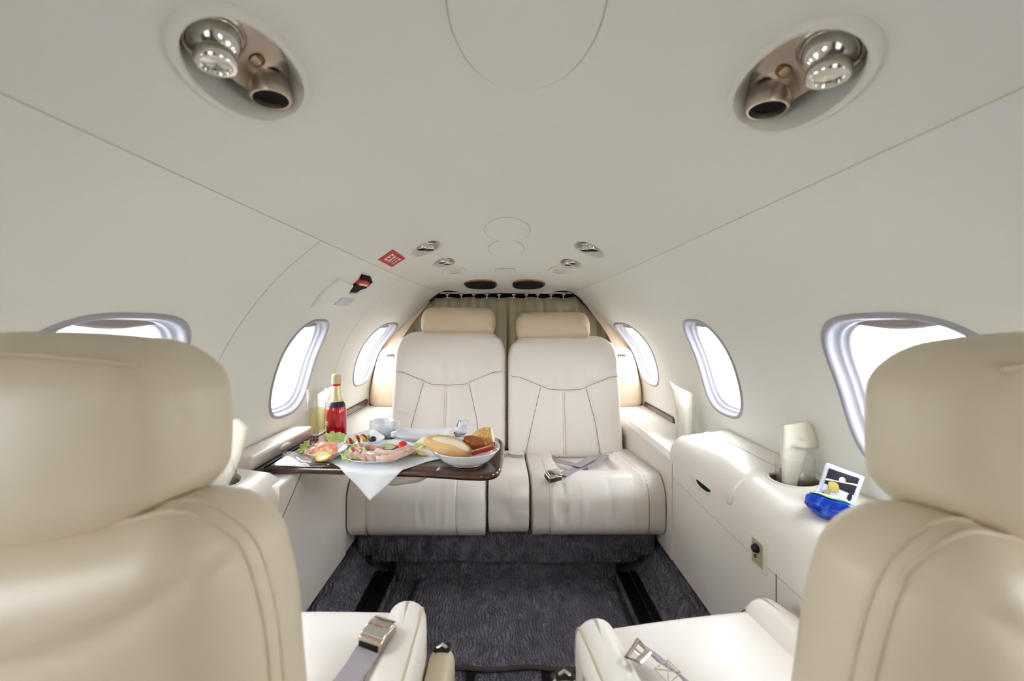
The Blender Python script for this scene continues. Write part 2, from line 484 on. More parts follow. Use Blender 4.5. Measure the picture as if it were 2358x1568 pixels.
# floor: aisle well with sloping carpeted sides
fp = [(-.66, -.705), (-.50, -.705), (-.47, -.715), (-.435, -.79), (-.425, -.81), (-.36, -.81), (-.36, -.83), (.36, -.83), (.36, -.81), (.425, -.81), (.435, -.79), (.47, -.715), (.50, -.705), (.66, -.705)]
m = grid(lambda u, D: Vector((fp[int(u)][0], D, fp[int(u)][1])), list(range(len(fp))), lin(DBACK, 2.06, 60))
struct('floor', m, carpet, angle=30)

# ------------------------------------------------------------------ camera, world, outside
cam = bpy.data.cameras.new('camera'); co = bpy.data.objects.new('camera', cam); C.objects.link(co); LOC[co.name] = Vector((0, 0, 0))
cam.sensor_width = 36; cam.lens = 36*F/2358; cam.shift_x = (1179-CX)/2358; cam.shift_y = -(784-CY)/2358
co.rotation_euler = (PI/2, 0, 0); cam.clip_start = .01; cam.clip_end = 500
cam.dof.use_dof = True; cam.dof.focus_distance = 1.45*K; cam.dof.aperture_fstop = 4.0
bpy.context.scene.camera = co
w = bpy.data.worlds.new('world'); bpy.context.scene.world = w; w.use_nodes = True; nt = w.node_tree
bg = nt.nodes['Background']; bg.inputs[0].default_value = (.93, .97, 1.0, 1); bg.inputs[1].default_value = 4.0
# (per-file sections continue below)
# outside the aircraft: apron, fence, pale hangar
ap = M().add([(-60, -60, -1.6), (60, -60, -1.6), (60, 60, -1.6), (-60, 60, -1.6)], [(0, 1, 2, 3)])
apron_m = mat('apron_concrete', srgb(186, 190, 194), .9)
tag(obj('ground', ap, apron_m, angle=180), kind='structure')
fence_m = mat('fence_steel', srgb(150, 156, 164), .6)
fr = thing('perimeter_fence', 'distant steel fence beyond the apron, seen through the nearest right window', 'fence', (14, 8, -1.6))
for k in range(14):
    x, y = 14, 1+k*1.1
    obj('fence_post', rbox((x, y, -.1), (.03, .03, 1.5), .01, 1, 0), fence_m, fr)
for z in (.9, -.2, -1.2): obj('fence_rail', rbox((14, 8, z), (.03, 8, .03), .01, 1, 0), fence_m, fr)

# ------------------------------------------------------------------ consoles
def mk_console(sg, top, zin, xin, R, zb, xw=.655, De=1.19, er=.04):
    """returns S(a, D) with a = distance from the wall along the section; and N"""
    L1 = (xw-xin-R)
    def Sf(a, D):
        e = 0
        if er and D > De-er:
            t = min(1, (D-(De-er))/er); e = er*(1-math.sqrt(max(0, 1-t*t)))
        if a <= L1: x, z = xw-a, top+(zin-top)*a/L1-e
        elif a <= L1+R*PI/2:
            t = (a-L1)/R; x, z = xin+R-R*math.sin(t)+e*math.sin(t), zin-R+R*math.cos(t)-e*math.cos(t)
        else:
            x, z = xin+e, zin-R-(a-L1-R*PI/2)
        return Vector((sg*x, D, z))
    def Nf(a, D):
        t = max(0, min(PI/2, (a-L1)/R))
        return Vector((-sg*math.sin(t), 0, math.cos(t)))
    return Sf, Nf, L1, L1+R*PI/2, L1+R*PI/2+(zin-R-zb)
def capend(m, Sf, amax, D, flip=False, n=60):
    q = [Sf(a, D) for a in lin(0, amax, n)]; b = Vector(q[-1]); b.x = q[0].x; q.append(b)
    m.add(q, [tuple(range(len(q)))]); return m
# right console
RS, RN, RL1, RL2, RA = mk_console(1, -.309, -.325, .49, .055, -.69)
rc = thing('side_console', 'cream right-hand side console with lidded armrest and socket, between bench and front right seat', 'console', (.58, .8, -.705))
cup = dict(i=.655-.602, D=.815, ai=.043, aD=.047, ex=2, n=10, m=1.12)
m = surface(RS, 0, RA, .52, 1.19, .02, .03, [cup]); capend(m, RS, RA, 1.19); capend(m, RS, RA, .52)
obj('console_body', m, console_m, rc, angle=35)
zrow = lambda a, d: RN(a, d)
obj('cup_well', rings(RS, RN, cup, [(1.0, 0), (.96, .006), (.94, .06), (.93, .075), (.01, .076)]), brushed, rc)
obj('cup_well_rim', rings(RS, RN, cup, [(1.16, .0005), (1.14, -.0022), (1.03, -.0022), (.99, .001), (.96, .006)]), cover_m, rc)
# cup tray plate toward the aisle side
def rot2(o, a): return [(x*math.cos(a)-y*math.sin(a), x*math.sin(a)+y*math.cos(a)) for x, y in o]
tr = patch(RS, RN, .655-.600, .665, ell(.058, .085, 48, 3), .0018)
obj('tray_insert', tr, cover_m, rc)
# lid over the armrest: rolled leather flap and flat strip behind
lid0, lid1 = .055, RL2+.012
ctr = (lid0+lid1)/2
m = patch(RS, RN, ctr, 1.01, [(a, b) for a, b in dens(rrect((lid1-lid0)/2, .165, .012), .008)], .004, e=.003)
obj('armrest_lid', m, console_m, rc)
m = patch(RS, RN, .028, 1.03, dens(rrect(.024, .150, .008), .01), .0025, e=.002)
obj('rear_lid', m, console_m, rc)
m = patch(RS, RN, RL2+.020, .985, ell(.017, .05, 40), .0012)
fo = obj('finger_recess', m, cover_m, rc)
m = patch(RS, RN, RL2+.016, .97, ell(.009, .034, 40), .0022)
obj('recess_painted_shade', m, darkm, fo)  # flat dark patch painting the shade inside the finger recess
obj('seam', surf_line(RS, RN, [(RL2+.062+.012*math.sin((d-.4)*4), d) for d in lin(.53, 1.17, 30)], .0008), seam_m, rc)
obj('seam', surf_line(RS, RN, [(a, .708) for a in lin(RL2+.07, RA, 20)], .0012), stitch_m, rc)
# socket
i0 = RL2+.045+.018; sd = .757
zc = -.3801
i0 = RL2+(-.38+.440)
fr_ = patch(RS, RN, i0, sd, dens(rrect(.032, .024, .005), .004), .003, e=.002)
sk = obj('socket_plate', fr_, cover_m, rc)
obj('socket_recess', patch(RS, RN, i0, sd, dens(rrect(.024, .0165, .003), .004), .0036, e=.001), mat('socket_dark_beige', srgb(176, 164, 134), .6), sk)  # inner face in a darker beige than its plate
p = RS(i0-.009, sd)
obj('socket_knob', ball((p.x-.006, p.y, p.z), .0085, 12, (1, 1, 1)), black, sk)
p = RS(i0+.006, sd)
obj('headphone_jack', lathe([(.0035, 0), (.0035, .005), (.002, .005), (.0015, .002)], (p.x-.003, p.y, p.z), (-1, 0, 0), 16), chrome, sk)

# left console (with the table slot)
LS, LN, LL1, LL2, LAm = mk_console(-1, -.309, -.325, .49, .055, -.69, De=.90, er=.035)
lc = thing('side_console', 'cream left-hand side console that the fold-out table slides out of', 'console', (-.58, .8, -.705))
cup2 = dict(i=.655-.592, D=.80, ai=.040, aD=.042, ex=2, n=10, m=1.1)
m = surface(LS, 0, LAm, .52, .90, .02, .03, [cup2]); capend(m, LS, LL2+.04, .90); capend(m, LS, LAm, .52)
obj('console_body', m, console_m, lc, angle=35)
obj('cup_well', rings(LS, LN, cup2, [(1.0, 0), (.96, .006), (.94, .06), (.93, .075), (.01, .076)]), brushed, lc)
obj('cup_well_rim', rings(LS, LN, cup2, [(1.12, .0005), (1.1, -.0018), (1.03, -.0018), (.99, .001), (.96, .006)]), cover_m, lc)
# lower body under the table
q = [(-.655, -.345), (-.49, -.345), (-.487, -.348), (-.487, -.695), (-.655, -.695)]
m = loft([[Vector((x, D, z)) for x, z in q] for D in lin(.84, 1.19, 12)])
obj('lower_body', m, console_m, lc, angle=30)
m = slab([(x-.620, y+1.050) for x, y in dens(rrect(.033, .143, .01), .02)], -.345, -.305, .009)
obj('table_bay_lid', m, console_m, lc)
obj('lid_finger_notch', ball((-.588, 1.04, -.322), .02, 12, (.35, 1.4, .5)), cover_m, lc)
obj('seam', tube([(-.4865, .93, -.352), (-.4865, .86, -.41), (-.4865, .62, -.60)], .0008, 6), stitch_m, lc)
# slot well: dark strip
m = rbox((-.572, 1.045, -.341), (.017, .143, .007), .002, 1, 0)
obj('table_slot', m, black, lc)

# rear armrest ledges beside the bench
for sg, nm in ((-1, 'left'), (1, 'right')):
    Sf, Nf, L1, L2, A = mk_console(sg, -.382, -.384, .488, .03, -.69, xw=.659, er=0)
    m = surface(Sf, 0, A, 1.15, 1.885, .02, .06, []); capend(m, Sf, A, 1.15)
    r = tag(obj('armrest_ledge', m, console_m, angle=35), 'low cream ledge against the %s wall beside the rear bench' % nm, 'armrest')

# walnut slots in the wall above the ledges
for sg, nm in ((-1, 'left'), (1, 'right')):
    i, D = hit(1520 if sg > 0 else 815, 951 if sg > 0 else 941)
    o = [(y, x) for x, y in dens(rrect(.165, .0155, .0150), .008)]
    D = 1.69
    w0 = tag(obj('wood_trim', patch(S, NS, i, D, o, .004, e=.002), mat('trim_rim_'+nm, srgb(70, 52, 46), .4)), 'dark walnut pull slot set in the %s wall above the ledge' % nm, 'wood trim')
    obj('walnut_inlay', patch(S, NS, i, D, [(a*.72, b*.95) for a, b in o], .0052, e=.001), wood_in, w0)

# ------------------------------------------------------------------ covers and details on the ceiling
def at(px, py): return hit(px, py)
def cover(px, py, a, b, label, dD=0, ex=2.0):
    i, D = at(px, py); D += dD
    base = obj('ceiling_cover', patch(S, NS, i, D, ell(a, b, 64, ex), .0035, e=.006, rg=8), liner)
    tag(base, label, 'ceiling cover')
    obj('gasket', patch(S, NS, i, D, ell(a+.0016, b+.0016, 64, ex), .0012, e=.002, rg=3), seam_m, base)
    return base
i, D = at(1208, 60)
b_ = obj('ceiling_cover', patch(S, NS, (.020/.13), .408, ell(.080, .137, 80), .003, e=.004, rg=10), liner)
tag(b_, 'large oval cream cover overhead at the front edge of the ceiling', 'ceiling cover')
obj('gasket', patch(S, NS, (.020/.13), .408, ell(.0814, .1384, 80), .001, e=.001, rg=3), seam_m, b_)
cover(1169, 528, .072, .085, 'round cream ceiling cover, larger of the two near the rear')
cover(1166, 572, .063, .062, 'small round cream ceiling cover just ahead of the light strip')
# light strip
i, D = at(1163, 623)
ls = obj('light_strip', patch(S, NS, i, D, dens(rrect(.038, .018, .002), .01), .003, e=.001), mat('strip_lens', srgb(222, 222, 226), .3))
tag(ls, 'small pale rectangular light strip above the two black air vents', 'light')
obj('strip_frame', patch(S, NS, i, D, dens(rrect(.0395, .0195, .002), .01), .0018, e=.001), seam_m, ls)
for px, nm in ((1046, 'left'), (1288, 'right')):
    i, D = at(px, 624)
    s_ = tag(obj('ceiling_speaker', patch(S, NS, i, D, ell(.044, .042, 48), .003), cover_m), 'round cream slotted speaker on the %s of the light strip' % nm, 'speaker')
    obj('gasket', patch(S, NS, i, D, ell(.0452, .0432, 48), .0012, e=.001), seam_m, s_)
    for k, (q, wd) in enumerate(((.016, .020), (.004, .028), (-.008, .031), (-.02, .024))):
        p, ti, td, n_ = frameS(S, i, D)
        obj('slot', patch(S, NS, i, D+q, ell(wd, .0016, 24), .0036, e=.0006), seam_m if k else stitch_m, s_)
for px, nm in ((1108, 'left'), (1216, 'right')):
    i, D = at(px, 655)
    v_ = tag(obj('air_vent', patch(S, NS, i, D, ell(.0715, .066, 64, 2.5), .006, e=.006), gold), 'oval black air vent with bronze ring, %s of the pair above the curtain' % nm, 'air vent')
    obj('vent_opening', patch(S, NS, i, D, ell(.0655, .058, 64, 2.5), .0075, e=.002), darkm, v_)

# fixtures: gasper and reading light in oval recesses
def fixture(h, sc, label, sgn, near):
    i, D = h['i'], h['D']; c, ti, td, n = frameS(S, i, D); nn = NS(i, D)
    t = thing('overhead_fixture', label, 'overhead light and air outlet', c)
    obj('bezel', rings(S, NS, h, ([(1.17, .001), (1.16, -.003), (1.13, -.0055), (1.07, -.0065), (1.01, -.005), (.97, .000), (.93, .008), (.87, .020), (.77, .032), (.5, .038), (.001, .038)] if near else [(1.08, .0005), (1.07, -.002), (1.02, -.0028), (.97, .0), (.92, .006), (.84, .014), (.7, .019), (.4, .021), (.001, .021)])), cover_m, t)
    # local frame: X across toward aisle, Y toward the rear, Z into cabin
    X = (ti.normalized())*(-1 if i > 0 else 1)      # toward the centre line
    Y = td.normalized(); Z = nn
    P = lambda x, y, z: c+X*x*sc+Y*y*sc+Z*z*sc
    # metal plate on the aisle side of the bowl
    m = M(); N = 40; o = ell(.030, .064 if near else .042, N, 2.2)
    for f, z in ((0, 0), (.5, 0), (.97, 0), (1, -.001), (1, -.004)):
        for (a, b) in o:
            x, y = a*f+.009, b*f
            m.v.append(P(x, y, -.014+z+.10*(x-.009)*(-1)+.0))
    for j in range(4):
        for k in range(N): m.f.append((j*N+k, j*N+(k+1) % N, (j+1)*N+(k+1) % N, (j+1)*N+k))
    obj('face_plate', m, brushed, t)
    dn = (Z*.35+Vector((0, 0, -1))).normalized()
    if not near:
        for (x, y, r, nm) in ((-.004, -.012, .0195, 'reading_light'), (.012, .016, .0175, 'air_nozzle')):
            b0 = P(x, y, -.016)
            q_ = obj(nm, lathe([(r*1.15, 0), (r*1.15, .003), (r, .005), (r, .020), (r*.95, .0215), (r*.84, .0215), (r*.82, .017)], b0, dn, 32, cap=False).xf(lambda p: b0+(p-b0)*sc), chrome, t)
            obj('dark_bore', lathe([(r*.83, .0185), (r*.4, .0178), (.0001, .0175)], b0, dn, 32, cap=False).xf(lambda p: b0+(p-b0)*sc), darkm, q_)
        return t
    # reading light ball
    b0 = P(-.003, -.034, -.016)
    bl = obj('reading_light_ball', ball(b0, .0235*sc, 20), chrome, t)
    obj('light_barrel', lathe([(.0001, .016), (.012, .016), (.0165, .017), (.0175, .019), (.0175, .027), (.016, .029), (.013, .029), (.012, .026), (.0001, .025)], b0, dn, 32).xf(lambda p: b0+(p-b0)*sc), chrome, bl)
    obj('socket_ring', tube([b0+X*math.cos(q)*.0255*sc+Y*math.sin(q)*.0255*sc+Z*.003*sc for q in lin(0, 2*PI, 33)[:-1]], .0022*sc, 8, True), brushed, t)
    # air outlet
    g0 = P(.004, .040, -.014)
    gl = obj('air_nozzle', lathe([(.020, -.004), (.021, .004), (.021, .016), (.020, .0185), (.0178, .0185), (.017, .014), (.017, .004)], g0, dn, 36, cap=False).xf(lambda p: g0+(p-g0)*sc), brushed, t)
    obj('nozzle_bore', lathe([(.0170, .013), (.010, .0115), (.0001, .011)], g0, dn, 32, cap=False).xf(lambda p: g0+(p-g0)*sc), darkm, gl)
    obj('switch_hole', lathe([(.0085, .0), (.0085, .0012), (.007, .0015), (.0065, .0005), (.0001, .0004)], P(.012, .008, -.0150), Z, 24).xf(lambda p: p), gold, t)
    return t
labs = ['large chrome eyeball light and air nozzle in oval recess, overhead on the left', 'large chrome eyeball light and air nozzle in oval recess, overhead on the right',
        'chrome outlets in pale oval recess, beside the red exit sign', 'chrome outlets in pale oval recess, right of the round ceiling covers, larger one',
        'small chrome outlets in oval recess just ahead of the left ceiling speaker', 'small chrome outlets in oval recess just ahead of the right ceiling speaker']
for h, sc, lb in zip(FX, (1, 1, .98, .98, .8, .8), labs): fixture(h, sc, lb, 1, sc == 1)

# exit sign
def flat_on_surface(i, D, ox, oy, h):
    p, ti, td, n = frameS(S, i, D); X = ti.normalized(); Y = td.normalized(); Z = NS(i, D)
    return p+X*ox+Y*oy+Z*h
i, D = at(903, 595)
red = mat('sign_red', srgb(196, 50, 44), .45); white = mat('sign_white', srgb(240, 235, 235), .5)
ex = tag(obj('exit_sign', patch(S, NS, i, D, dens(rrect(.026, .0675, .003), .01), .002, e=.001), red), 'red EXIT sign on the ceiling above the left emergency door', 'sign')
LET = {'E': [(0, 0, .3, 1), (0, 0, 1, .2), (0, .4, .9, .6), (0, .8, 1, 1)], 'I': [(.3, 0, .7, 1)], 'T': [(0, .8, 1, 1), (.34, 0, .66, 1)]}
m = M(); px_ = -.046; 
def letquad(m, quad):
    pts = []
    for (u, v) in quad: pts.append(flat_on_surface(i, D, v*.9, u, .0032))
    m.add(pts, [tuple(range(len(pts)))])
for ch in 'EXIT':
    wd = .022 if ch != 'I' else .014
    x0 = px_; y0 = -.0165; hgt = .033
    # letters read toward the rear, their tops toward the cabin centre line or away from it
    T = lambda u, v: (x0+u*wd, y0+v*hgt)
    if ch == 'X':
        letquad(m, [T(0, 0), T(.32, 0), T(1, 1), T(.68, 1)]); letquad(m, [T(.68, 0), T(1, 0), T(.32, 1), T(0, 1)])
    else:
        for a, b, c2, d2 in LET[ch]: letquad(m, [T(a, b), T(c2, b), T(c2, d2), T(a, d2)])
    px_ += wd+.005
obj('lettering', m, white, ex, angle=180)

# emergency door handle cover, handle and placard on the left wall
i, D = at(783, 672)
p1 = at(806, 637); 
dc = thing('emergency_release', 'cream emergency handle cover with red pull handle, on the left wall below the exit sign', 'emergency handle', S(i, D))
def quadpatch(pxs, h, e=.002, sub=10):
    ps = [at(x, y) for x, y in pxs]; ci = sum(p[0] for p in ps)/len(ps); cD = sum(p[1] for p in ps)/len(ps)
    p, ti, td, n = frameS(S, ci, cD)
    o = [((p_[0]-ci)*ti.length, p_[1]-cD) for p_ in ps]
    return patch(S, NS, ci, cD, dens(o, .006), h, e=e, rg=8)
obj('cover_plate', quadpatch([(779, 640), (812, 655), (800, 673), (834, 672), (797, 711), (714, 707), (744, 668)], .006, e=.006), liner_wall, dc)
obj('handle_recess', quadpatch([(832, 631), (852, 636), (856, 646), (840, 661), (828, 664), (817, 671), (803, 670), (813, 654), (824, 648)], .0068), darkm, dc)
hh = obj('pull_handle', quadpatch([(828, 640), (843, 642), (848, 650), (842, 655), (818, 650)], .012), red, dc)
obj('handle_marking', quadpatch([(823, 645), (841, 649), (839, 652), (820, 648.5)], .0135), white, hh)
pl = obj('placard', quadpatch([(783, 682), (813, 686), (799, 701), (765, 698)], .0085, e=.001), mat('placard_grey', srgb(196, 198, 206), .4), dc)

# ------------------------------------------------------------------ curtain, rail, hooks
tops = [(-.36, .12), (-.31, .155), (-.2, .160), (0, .160), (.2, .160), (.33, .145), (.40, .10)]
def arch(x):
    """cabin edge height at the rear for a lateral position"""
    best = -1
    for i in lin(0, 9, 200):
        q = S(i, 1.9)
        if abs(q.x) <= abs(x): best = q.z
    return best
Dc = 1.965
def curt(x0, x1, ph):
    def f(u, v):
        x = x0+(x1-x0)*u
        t = min(.142, arch(x)+.004-.012*(1-sm(.25, .36, abs(x))))
        z = t+(-.62-t)*v
        y = Dc+.010*math.sin(x*62+ph+1.3*math.sin(x*17))*(.4+.6*min(1, v*3))+.005*math.sin(x*131+ph)+.004*math.sin(x*40)*v
        return Vector((x, y, z+.003*math.sin(x*60)*(1-v)))
    return grid(f, lin(0, 1, 140), lin(0, 1, 24))
obj_c1 = tag(obj('curtain', curt(-.60, .012, 0), curtain_m, angle=180, thick=.0015), 'olive beige pleated curtain, half on the left of the centre split', 'curtain', 'curtain halves behind the bench')
obj_c2 = tag(obj('curtain', curt(.004, .60, 2), curtain_m, angle=180, thick=.0015), 'olive beige pleated curtain, half on the right of the centre split', 'curtain', 'curtain halves behind the bench')
obj_c2.location.y += .006; LOC[obj_c2.name].y += .006
rl = tag(obj('curtain_rail', rbox((0, 1.93, .162), (.33, .006, .0035), .001, 1, 0), brushed), 'thin metal curtain rail across the top of the rear opening', 'rail')
for k, px in enumerate((1030, 1062, 1091, 1121, 1149, 1183, 1212, 1238, 1269, 1298)):
    p = V(px, 681, 1.93)
    m = rbox((p.x, p.y, .153), (.0085, .003, .0022), .001, 1, 0); m.merge(tube([(p.x, p.y, .152), (p.x, p.y+.003, .143), (p.x+.001, p.y+.015, .137)], .0022, 6)); m.merge(tube([(p.x-.006, p.y+.015, .137), (p.x+.008, p.y+.015, .137)], .0016, 6))
    tag(obj('curtain_hook', m, white), 'small white curtain glider, %s of the ten along the rail' % ['leftmost', 'second from left', 'third from left', 'fourth from left', 'just left of centre', 'just right of centre', 'fourth from right', 'third from right', 'second from right', 'rightmost'][k], 'curtain hook', 'gliders on the curtain rail')

def wallx(z):
    lo, hi = 3.2, 8.0
    for _ in range(30):
        mid = (lo+hi)/2
        if S(mid, 1.88).z > z: lo = mid
        else: hi = mid
    return S(lo, 1.88).x
# tan side panels that finish the wall beside the bench
for sg, nm in ((-1, 'left'), (1, 'right')):
    t = thing('side_bolster', 'tan padded panel between the %s seatback and the cabin wall' % nm, 'padded panel', (sg*.57, 1.8, -.38))
    # arch strip following the wall edge
    def strip(u, v, sg=sg):
        i = 3.55+(7-3.55)*u; q = S(i, 1.9); wdt = .004+.14*sm(0, .75, u)
        nn = NS(i, 1.9); nn.y = 0; nn.normalize()
        return Vector((sg*(q.x+nn.x*wdt*v), 1.893+.012*v-.012*math.sin(v*PI)*sm(.2, .8, u), q.z+nn.z*wdt*v*.4))
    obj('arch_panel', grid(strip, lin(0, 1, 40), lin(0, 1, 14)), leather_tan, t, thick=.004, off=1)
    def df(p, sg=sg):
        h = (p.z+.14)/.28
        x = p.x; y = p.y-.006*math.cos(p.x/.075*PI/2)
        lim = abs(wallx(p.z-.245))-.006-.545; f_ = (sg*p.x+.07)/.14
        x = sg*(-.07+f_*(lim+.07))
        return (x, y, p.z)
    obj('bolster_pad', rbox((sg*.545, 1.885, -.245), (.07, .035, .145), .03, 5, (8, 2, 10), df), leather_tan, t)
    p = V(1430 if sg > 0 else 901, 818, 1.72)
    l_ = obj('seatback_latch', rbox((p.x, p.y, p.z), (.019, .012, .0055), .003, 2, 1), chrome, t)
    obj('latch_hook', rbox((p.x-sg*.016, p.y-.004, p.z-.006), (.005, .008, .009), .003, 2, 1), chrome, t)
# ------------------------------------------------------------------ rear bench
def groove(p, lines, wd=.006, dp=.006):
    g = 0
    for pl in lines:
        for a, b in zip(pl, pl[1:]):
            d = segd(p, a, b)
            if d < wd*3: g = max(g, math.exp(-(d/wd)**2))
    return g*dp
def folds(u, v, spec):
    s = 0
    for (x, y, dx, dy, L, W, A) in spec:
        a = (u-x)*dx+(v-y)*dy; b = -(u-x)*dy+(v-y)*dx
        if abs(a) < L and abs(b) < W*3: s += A*math.exp(-(b/W)**2)*math.cos(a/L*PI/2)**2
    return s
bench = thing('bench_seat', 'cream leather two-place rear bench with a narrow centre cushion', 'seat', (0, 1.4, -.70))
def seatback(xc, dz, rnd):
    hu, hv, hw = .2345, .248, .065
    zc = -.279+dz
    T = .060
    # seam lines in (u, v) on the front face, v up from the centre
    yoke = [(-hu, .085), (-.142, .060), (-.068, .030), (0, .026), (.068, .030), (.142, .060), (hu, .085)]
    lines = [yoke, [(-.100, .036), (-.135, -.10), (-.165, -.26)], [(.086, .032), (.118, -.10), (.135, -.26)], [(-.012, .028), (-.012, -.26)], [(-.004, .028), (-.004, -.26)]]
    sp = []
    R = random.Random(rnd)
    for k in range(9):   # gathers above the yoke seam
        sp.append((-.11+.028*k+R.uniform(-.006, .006), .065, R.uniform(-.25, .25), 1, R.uniform(.04, .07), .0115, R.uniform(.003, .0055)*(1 if k % 2 else -1)))
    for k in range(12):
        s = R.choice((-1, 1)); sp.append((s*R.uniform(.14, .2), R.uniform(-.22, .0), 1, .35*s, .05, .004, R.uniform(.0006, .0014)*R.choice((-1, 1))))
    for k in range(6): sp.append((R.uniform(-.09, .08), R.uniform(-.2, 0), .8, .7*R.choice((-1, 1)), .05, .004, R.uniform(.0006, .0012)))
    def front(u, v):
        puff = .020*(1-(u/hu)**2)*(1-(abs(v)/hv)**4)
        puff += .012*sm(.03, .09, v)*(1-(u/hu)**4)*(1-sm(.17, .25, v))
        return puff-groove((u, v), lines)+folds(u, v, sp)
    def df(p):
        fr = sm(.2, -.6, p.y/hw)      # 1 on the front side
        y = p.y-front(p.x, p.z)*max(0, min(1, -p.y/hw))
        v = p.z
        y += .10*(v+hv)/(2*hv)*1.0       # lean
        # round the top corners
        x = p.x; z = v
        if abs(x) > hu-.045: x = math.copysign(hu-(hu-abs(x))*.45, x)
        if v > hv-.11:
            t = (v-(hv-.11))/.11; mx = hu-.075*(1-math.sqrt(max(0, 1-t*t))); x = x*mx/hu
        if v > hv-.03: z -= .006*(p.x/hu)**2
        return (x, y, z)
    b = obj('backrest', rbox((xc, 1.60+.02, zc), (hu, hw, hv), .045, 5, (56, 2, 66), df), leather, bench, angle=60)
    def fp_(u, v):
        q = df(Vector((u, -hw, v))); return Vector((xc+q[0], 1.62+q[1]-.0012, zc+q[2]))
    def path(pl, n=10):
        o = []
        for a, b2 in zip(pl, pl[1:]): o += [(a[0]+(b2[0]-a[0])*k/n, a[1]+(b2[1]-a[1])*k/n) for k in range(n)]
        return o+[pl[-1]]
    for pl in lines:
        pl2 = [(max(-.205, min(.205, a)), max(-.225, c)) for a, c in pl]
        obj('seam', tube([fp_(a, c) for a, c in path(pl2)], .0009, 6), stitch_m if pl is not lines[3] and pl is not lines[4] else piping_m, b)
    return b
seatback(-.237, .010, 3); seatback(.242, -.010, 8)
def headrest(xc, zc, yc, hx, hz, hw, mt, par, rx=.055, sag=0):
    def df(p):
        x, y, z = p
        t = abs(p.z)/hz; e0 = min(hz, hw)*.93
        if abs(x) > hx-e0: x = math.copysign(hx-(hx-abs(x))*(.72 if p.z > 0 else .72-.42*min(1, -p.z/hz*2)), x)
        y = y*(1.0)-(.012*(1-(p.x/hx)**2)*(1-t*t) if p.y < 0 else -.01*(1-(p.x/hx)**2)*(1-t*t))
        z = z*(1-.10*(abs(p.x)/hx)**3)+sag*(p.x/hx)**2*(1 if p.z < 0 else .4)
        return (x, y, z)
    return obj('headrest', rbox((xc, yc, zc), (hx, hw, hz), min(hz, hw)*.93, 8, (24, 3, 8), df), mt, par, angle=70)
def hr_bench(px0, px1, py0, py1):
    D = 1.68; x0, x1 = (px0-CX)*D/F, (px1-CX)*D/F; z0, z1 = (CY-py1)*D/F, (CY-py0)*D/F
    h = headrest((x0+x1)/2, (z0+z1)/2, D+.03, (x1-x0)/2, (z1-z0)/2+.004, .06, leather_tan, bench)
    return h
hr_bench(968, 1141, 709, 769); hr_bench(1187, 1360, 720, 780)

def bench_cushion(x0, x1, zt, front_y, seams, pan=None, rnd=1, side=0, name='seat_cushion'):
    hx = (x1-x0)/2; xc = (x0+x1)/2; y0, y1 = front_y, 1.63
    hy = (y1-y0)/2; hz = .088; R = random.Random(rnd)
    sp = []
    for k in range(10): sp.append((R.uniform(-hx*.7, hx*.7), 0, .25*R.uniform(-1, 1), 1, R.uniform(.04, .07), .009, R.uniform(.003, .005)*R.choice((-1, 1))))
    def df(p):
        x, y, z = p
        if abs(x) > hx-.055: x = math.copysign(hx-(hx-abs(x))*.14, x)
        ty = (p.y+hy)/(2*hy)
        if p.z > 0:
            w = p.z/hz
            z += w*(.014*(1-(p.x/hx)**4)*(1-sm(.0, .9, ty)) - .03*ty)
            if pan:
                a, b = pan; inn = sm(a-.012, a+.012, p.x)*(1-sm(b-.012, b+.012, p.x))*sm(.22, .40, ty)
                z -= w*.022*inn
            if side:   # bolster on the outer side
                z += w*.016*sm(.55, .8, p.x*side/hx)*(1-sm(.86, 1.05, p.x*side/hx))
            for s in seams: z -= w*.004*math.exp(-((p.x-s)/.004)**2)
            z += w*folds(p.x, .2-ty*.4, [(q[0], .2, q[2]*2, q[3], q[4], q[5], q[6]*.7) for q in sp])
        if p.y < 0:
            w = -p.y/hy
            y -= w*w*.012*(1-(p.z/hz)**2)
            for s in seams: y += w*.004*math.exp(-((p.x-s)/.004)**2)
            y -= w*folds(p.x, p.z, sp)
        return (x, y, z)
    c = (xc, (y0+y1)/2, zt-hz)
    b = obj(name, rbox(c, (hx, hy, hz), .055, 6, (int(hx*2/.0055), 26, 10), df), leather, bench, angle=70)
    for s in seams:
        pts = [Vector((s, -hy, z)) for z in lin(-hz*.75, hz-.055, 8)]
        pts += [Vector((s, -hy+.055-.055*math.sin(a), hz-.055+.055*math.cos(a))) for a in lin(PI/2, 0, 8)]
        pts += [Vector((s, y, hz)) for y in lin(-hy+.055, hy*.3, 10)]
        P = [Vector(df(q))+Vector(c) for q in pts]
        obj('piping' , tube(P, .0013, 6), piping_m, b)
        obj('seam', tube([q+Vector((.0022, -.0002, 0)) for q in P], .0007, 6), stitch_m, b)
    return b
bench_cushion(-.488, -.060, -.486, 1.195, [-.425+.273, .122], rnd=2, side=-1)
bench_cushion(.078, .490, -.484, 1.195, [-.150, .150], pan=(-.10, .10), rnd=5, side=1)
bench_cushion(-.057, .075, -.478, 1.20, [], rnd=9, name='centre_cushion')
# carpeted bench base and the crossbar under it
m = rbox((0, 1.36, -.690), (.475, .125, .045), .02, 3, (20, 4, 4))
obj('seat_base', m, carpet, bench)
def wav(p): return (p.x, p.y-.006*math.sin(p.x*9)*.5+.004*math.sin(p.x*31), p.z)
obj('carpet_valance', rbox((0, 1.34, -.713), (.43, .10, .045), .018, 4, (40, 3, 4), wav), carpet, bench)
obj('lower_carpet_step', rbox((0, 1.37, -.79), (.36, .105, .045), .015, 3, (20, 3, 3)), carpet, bench)

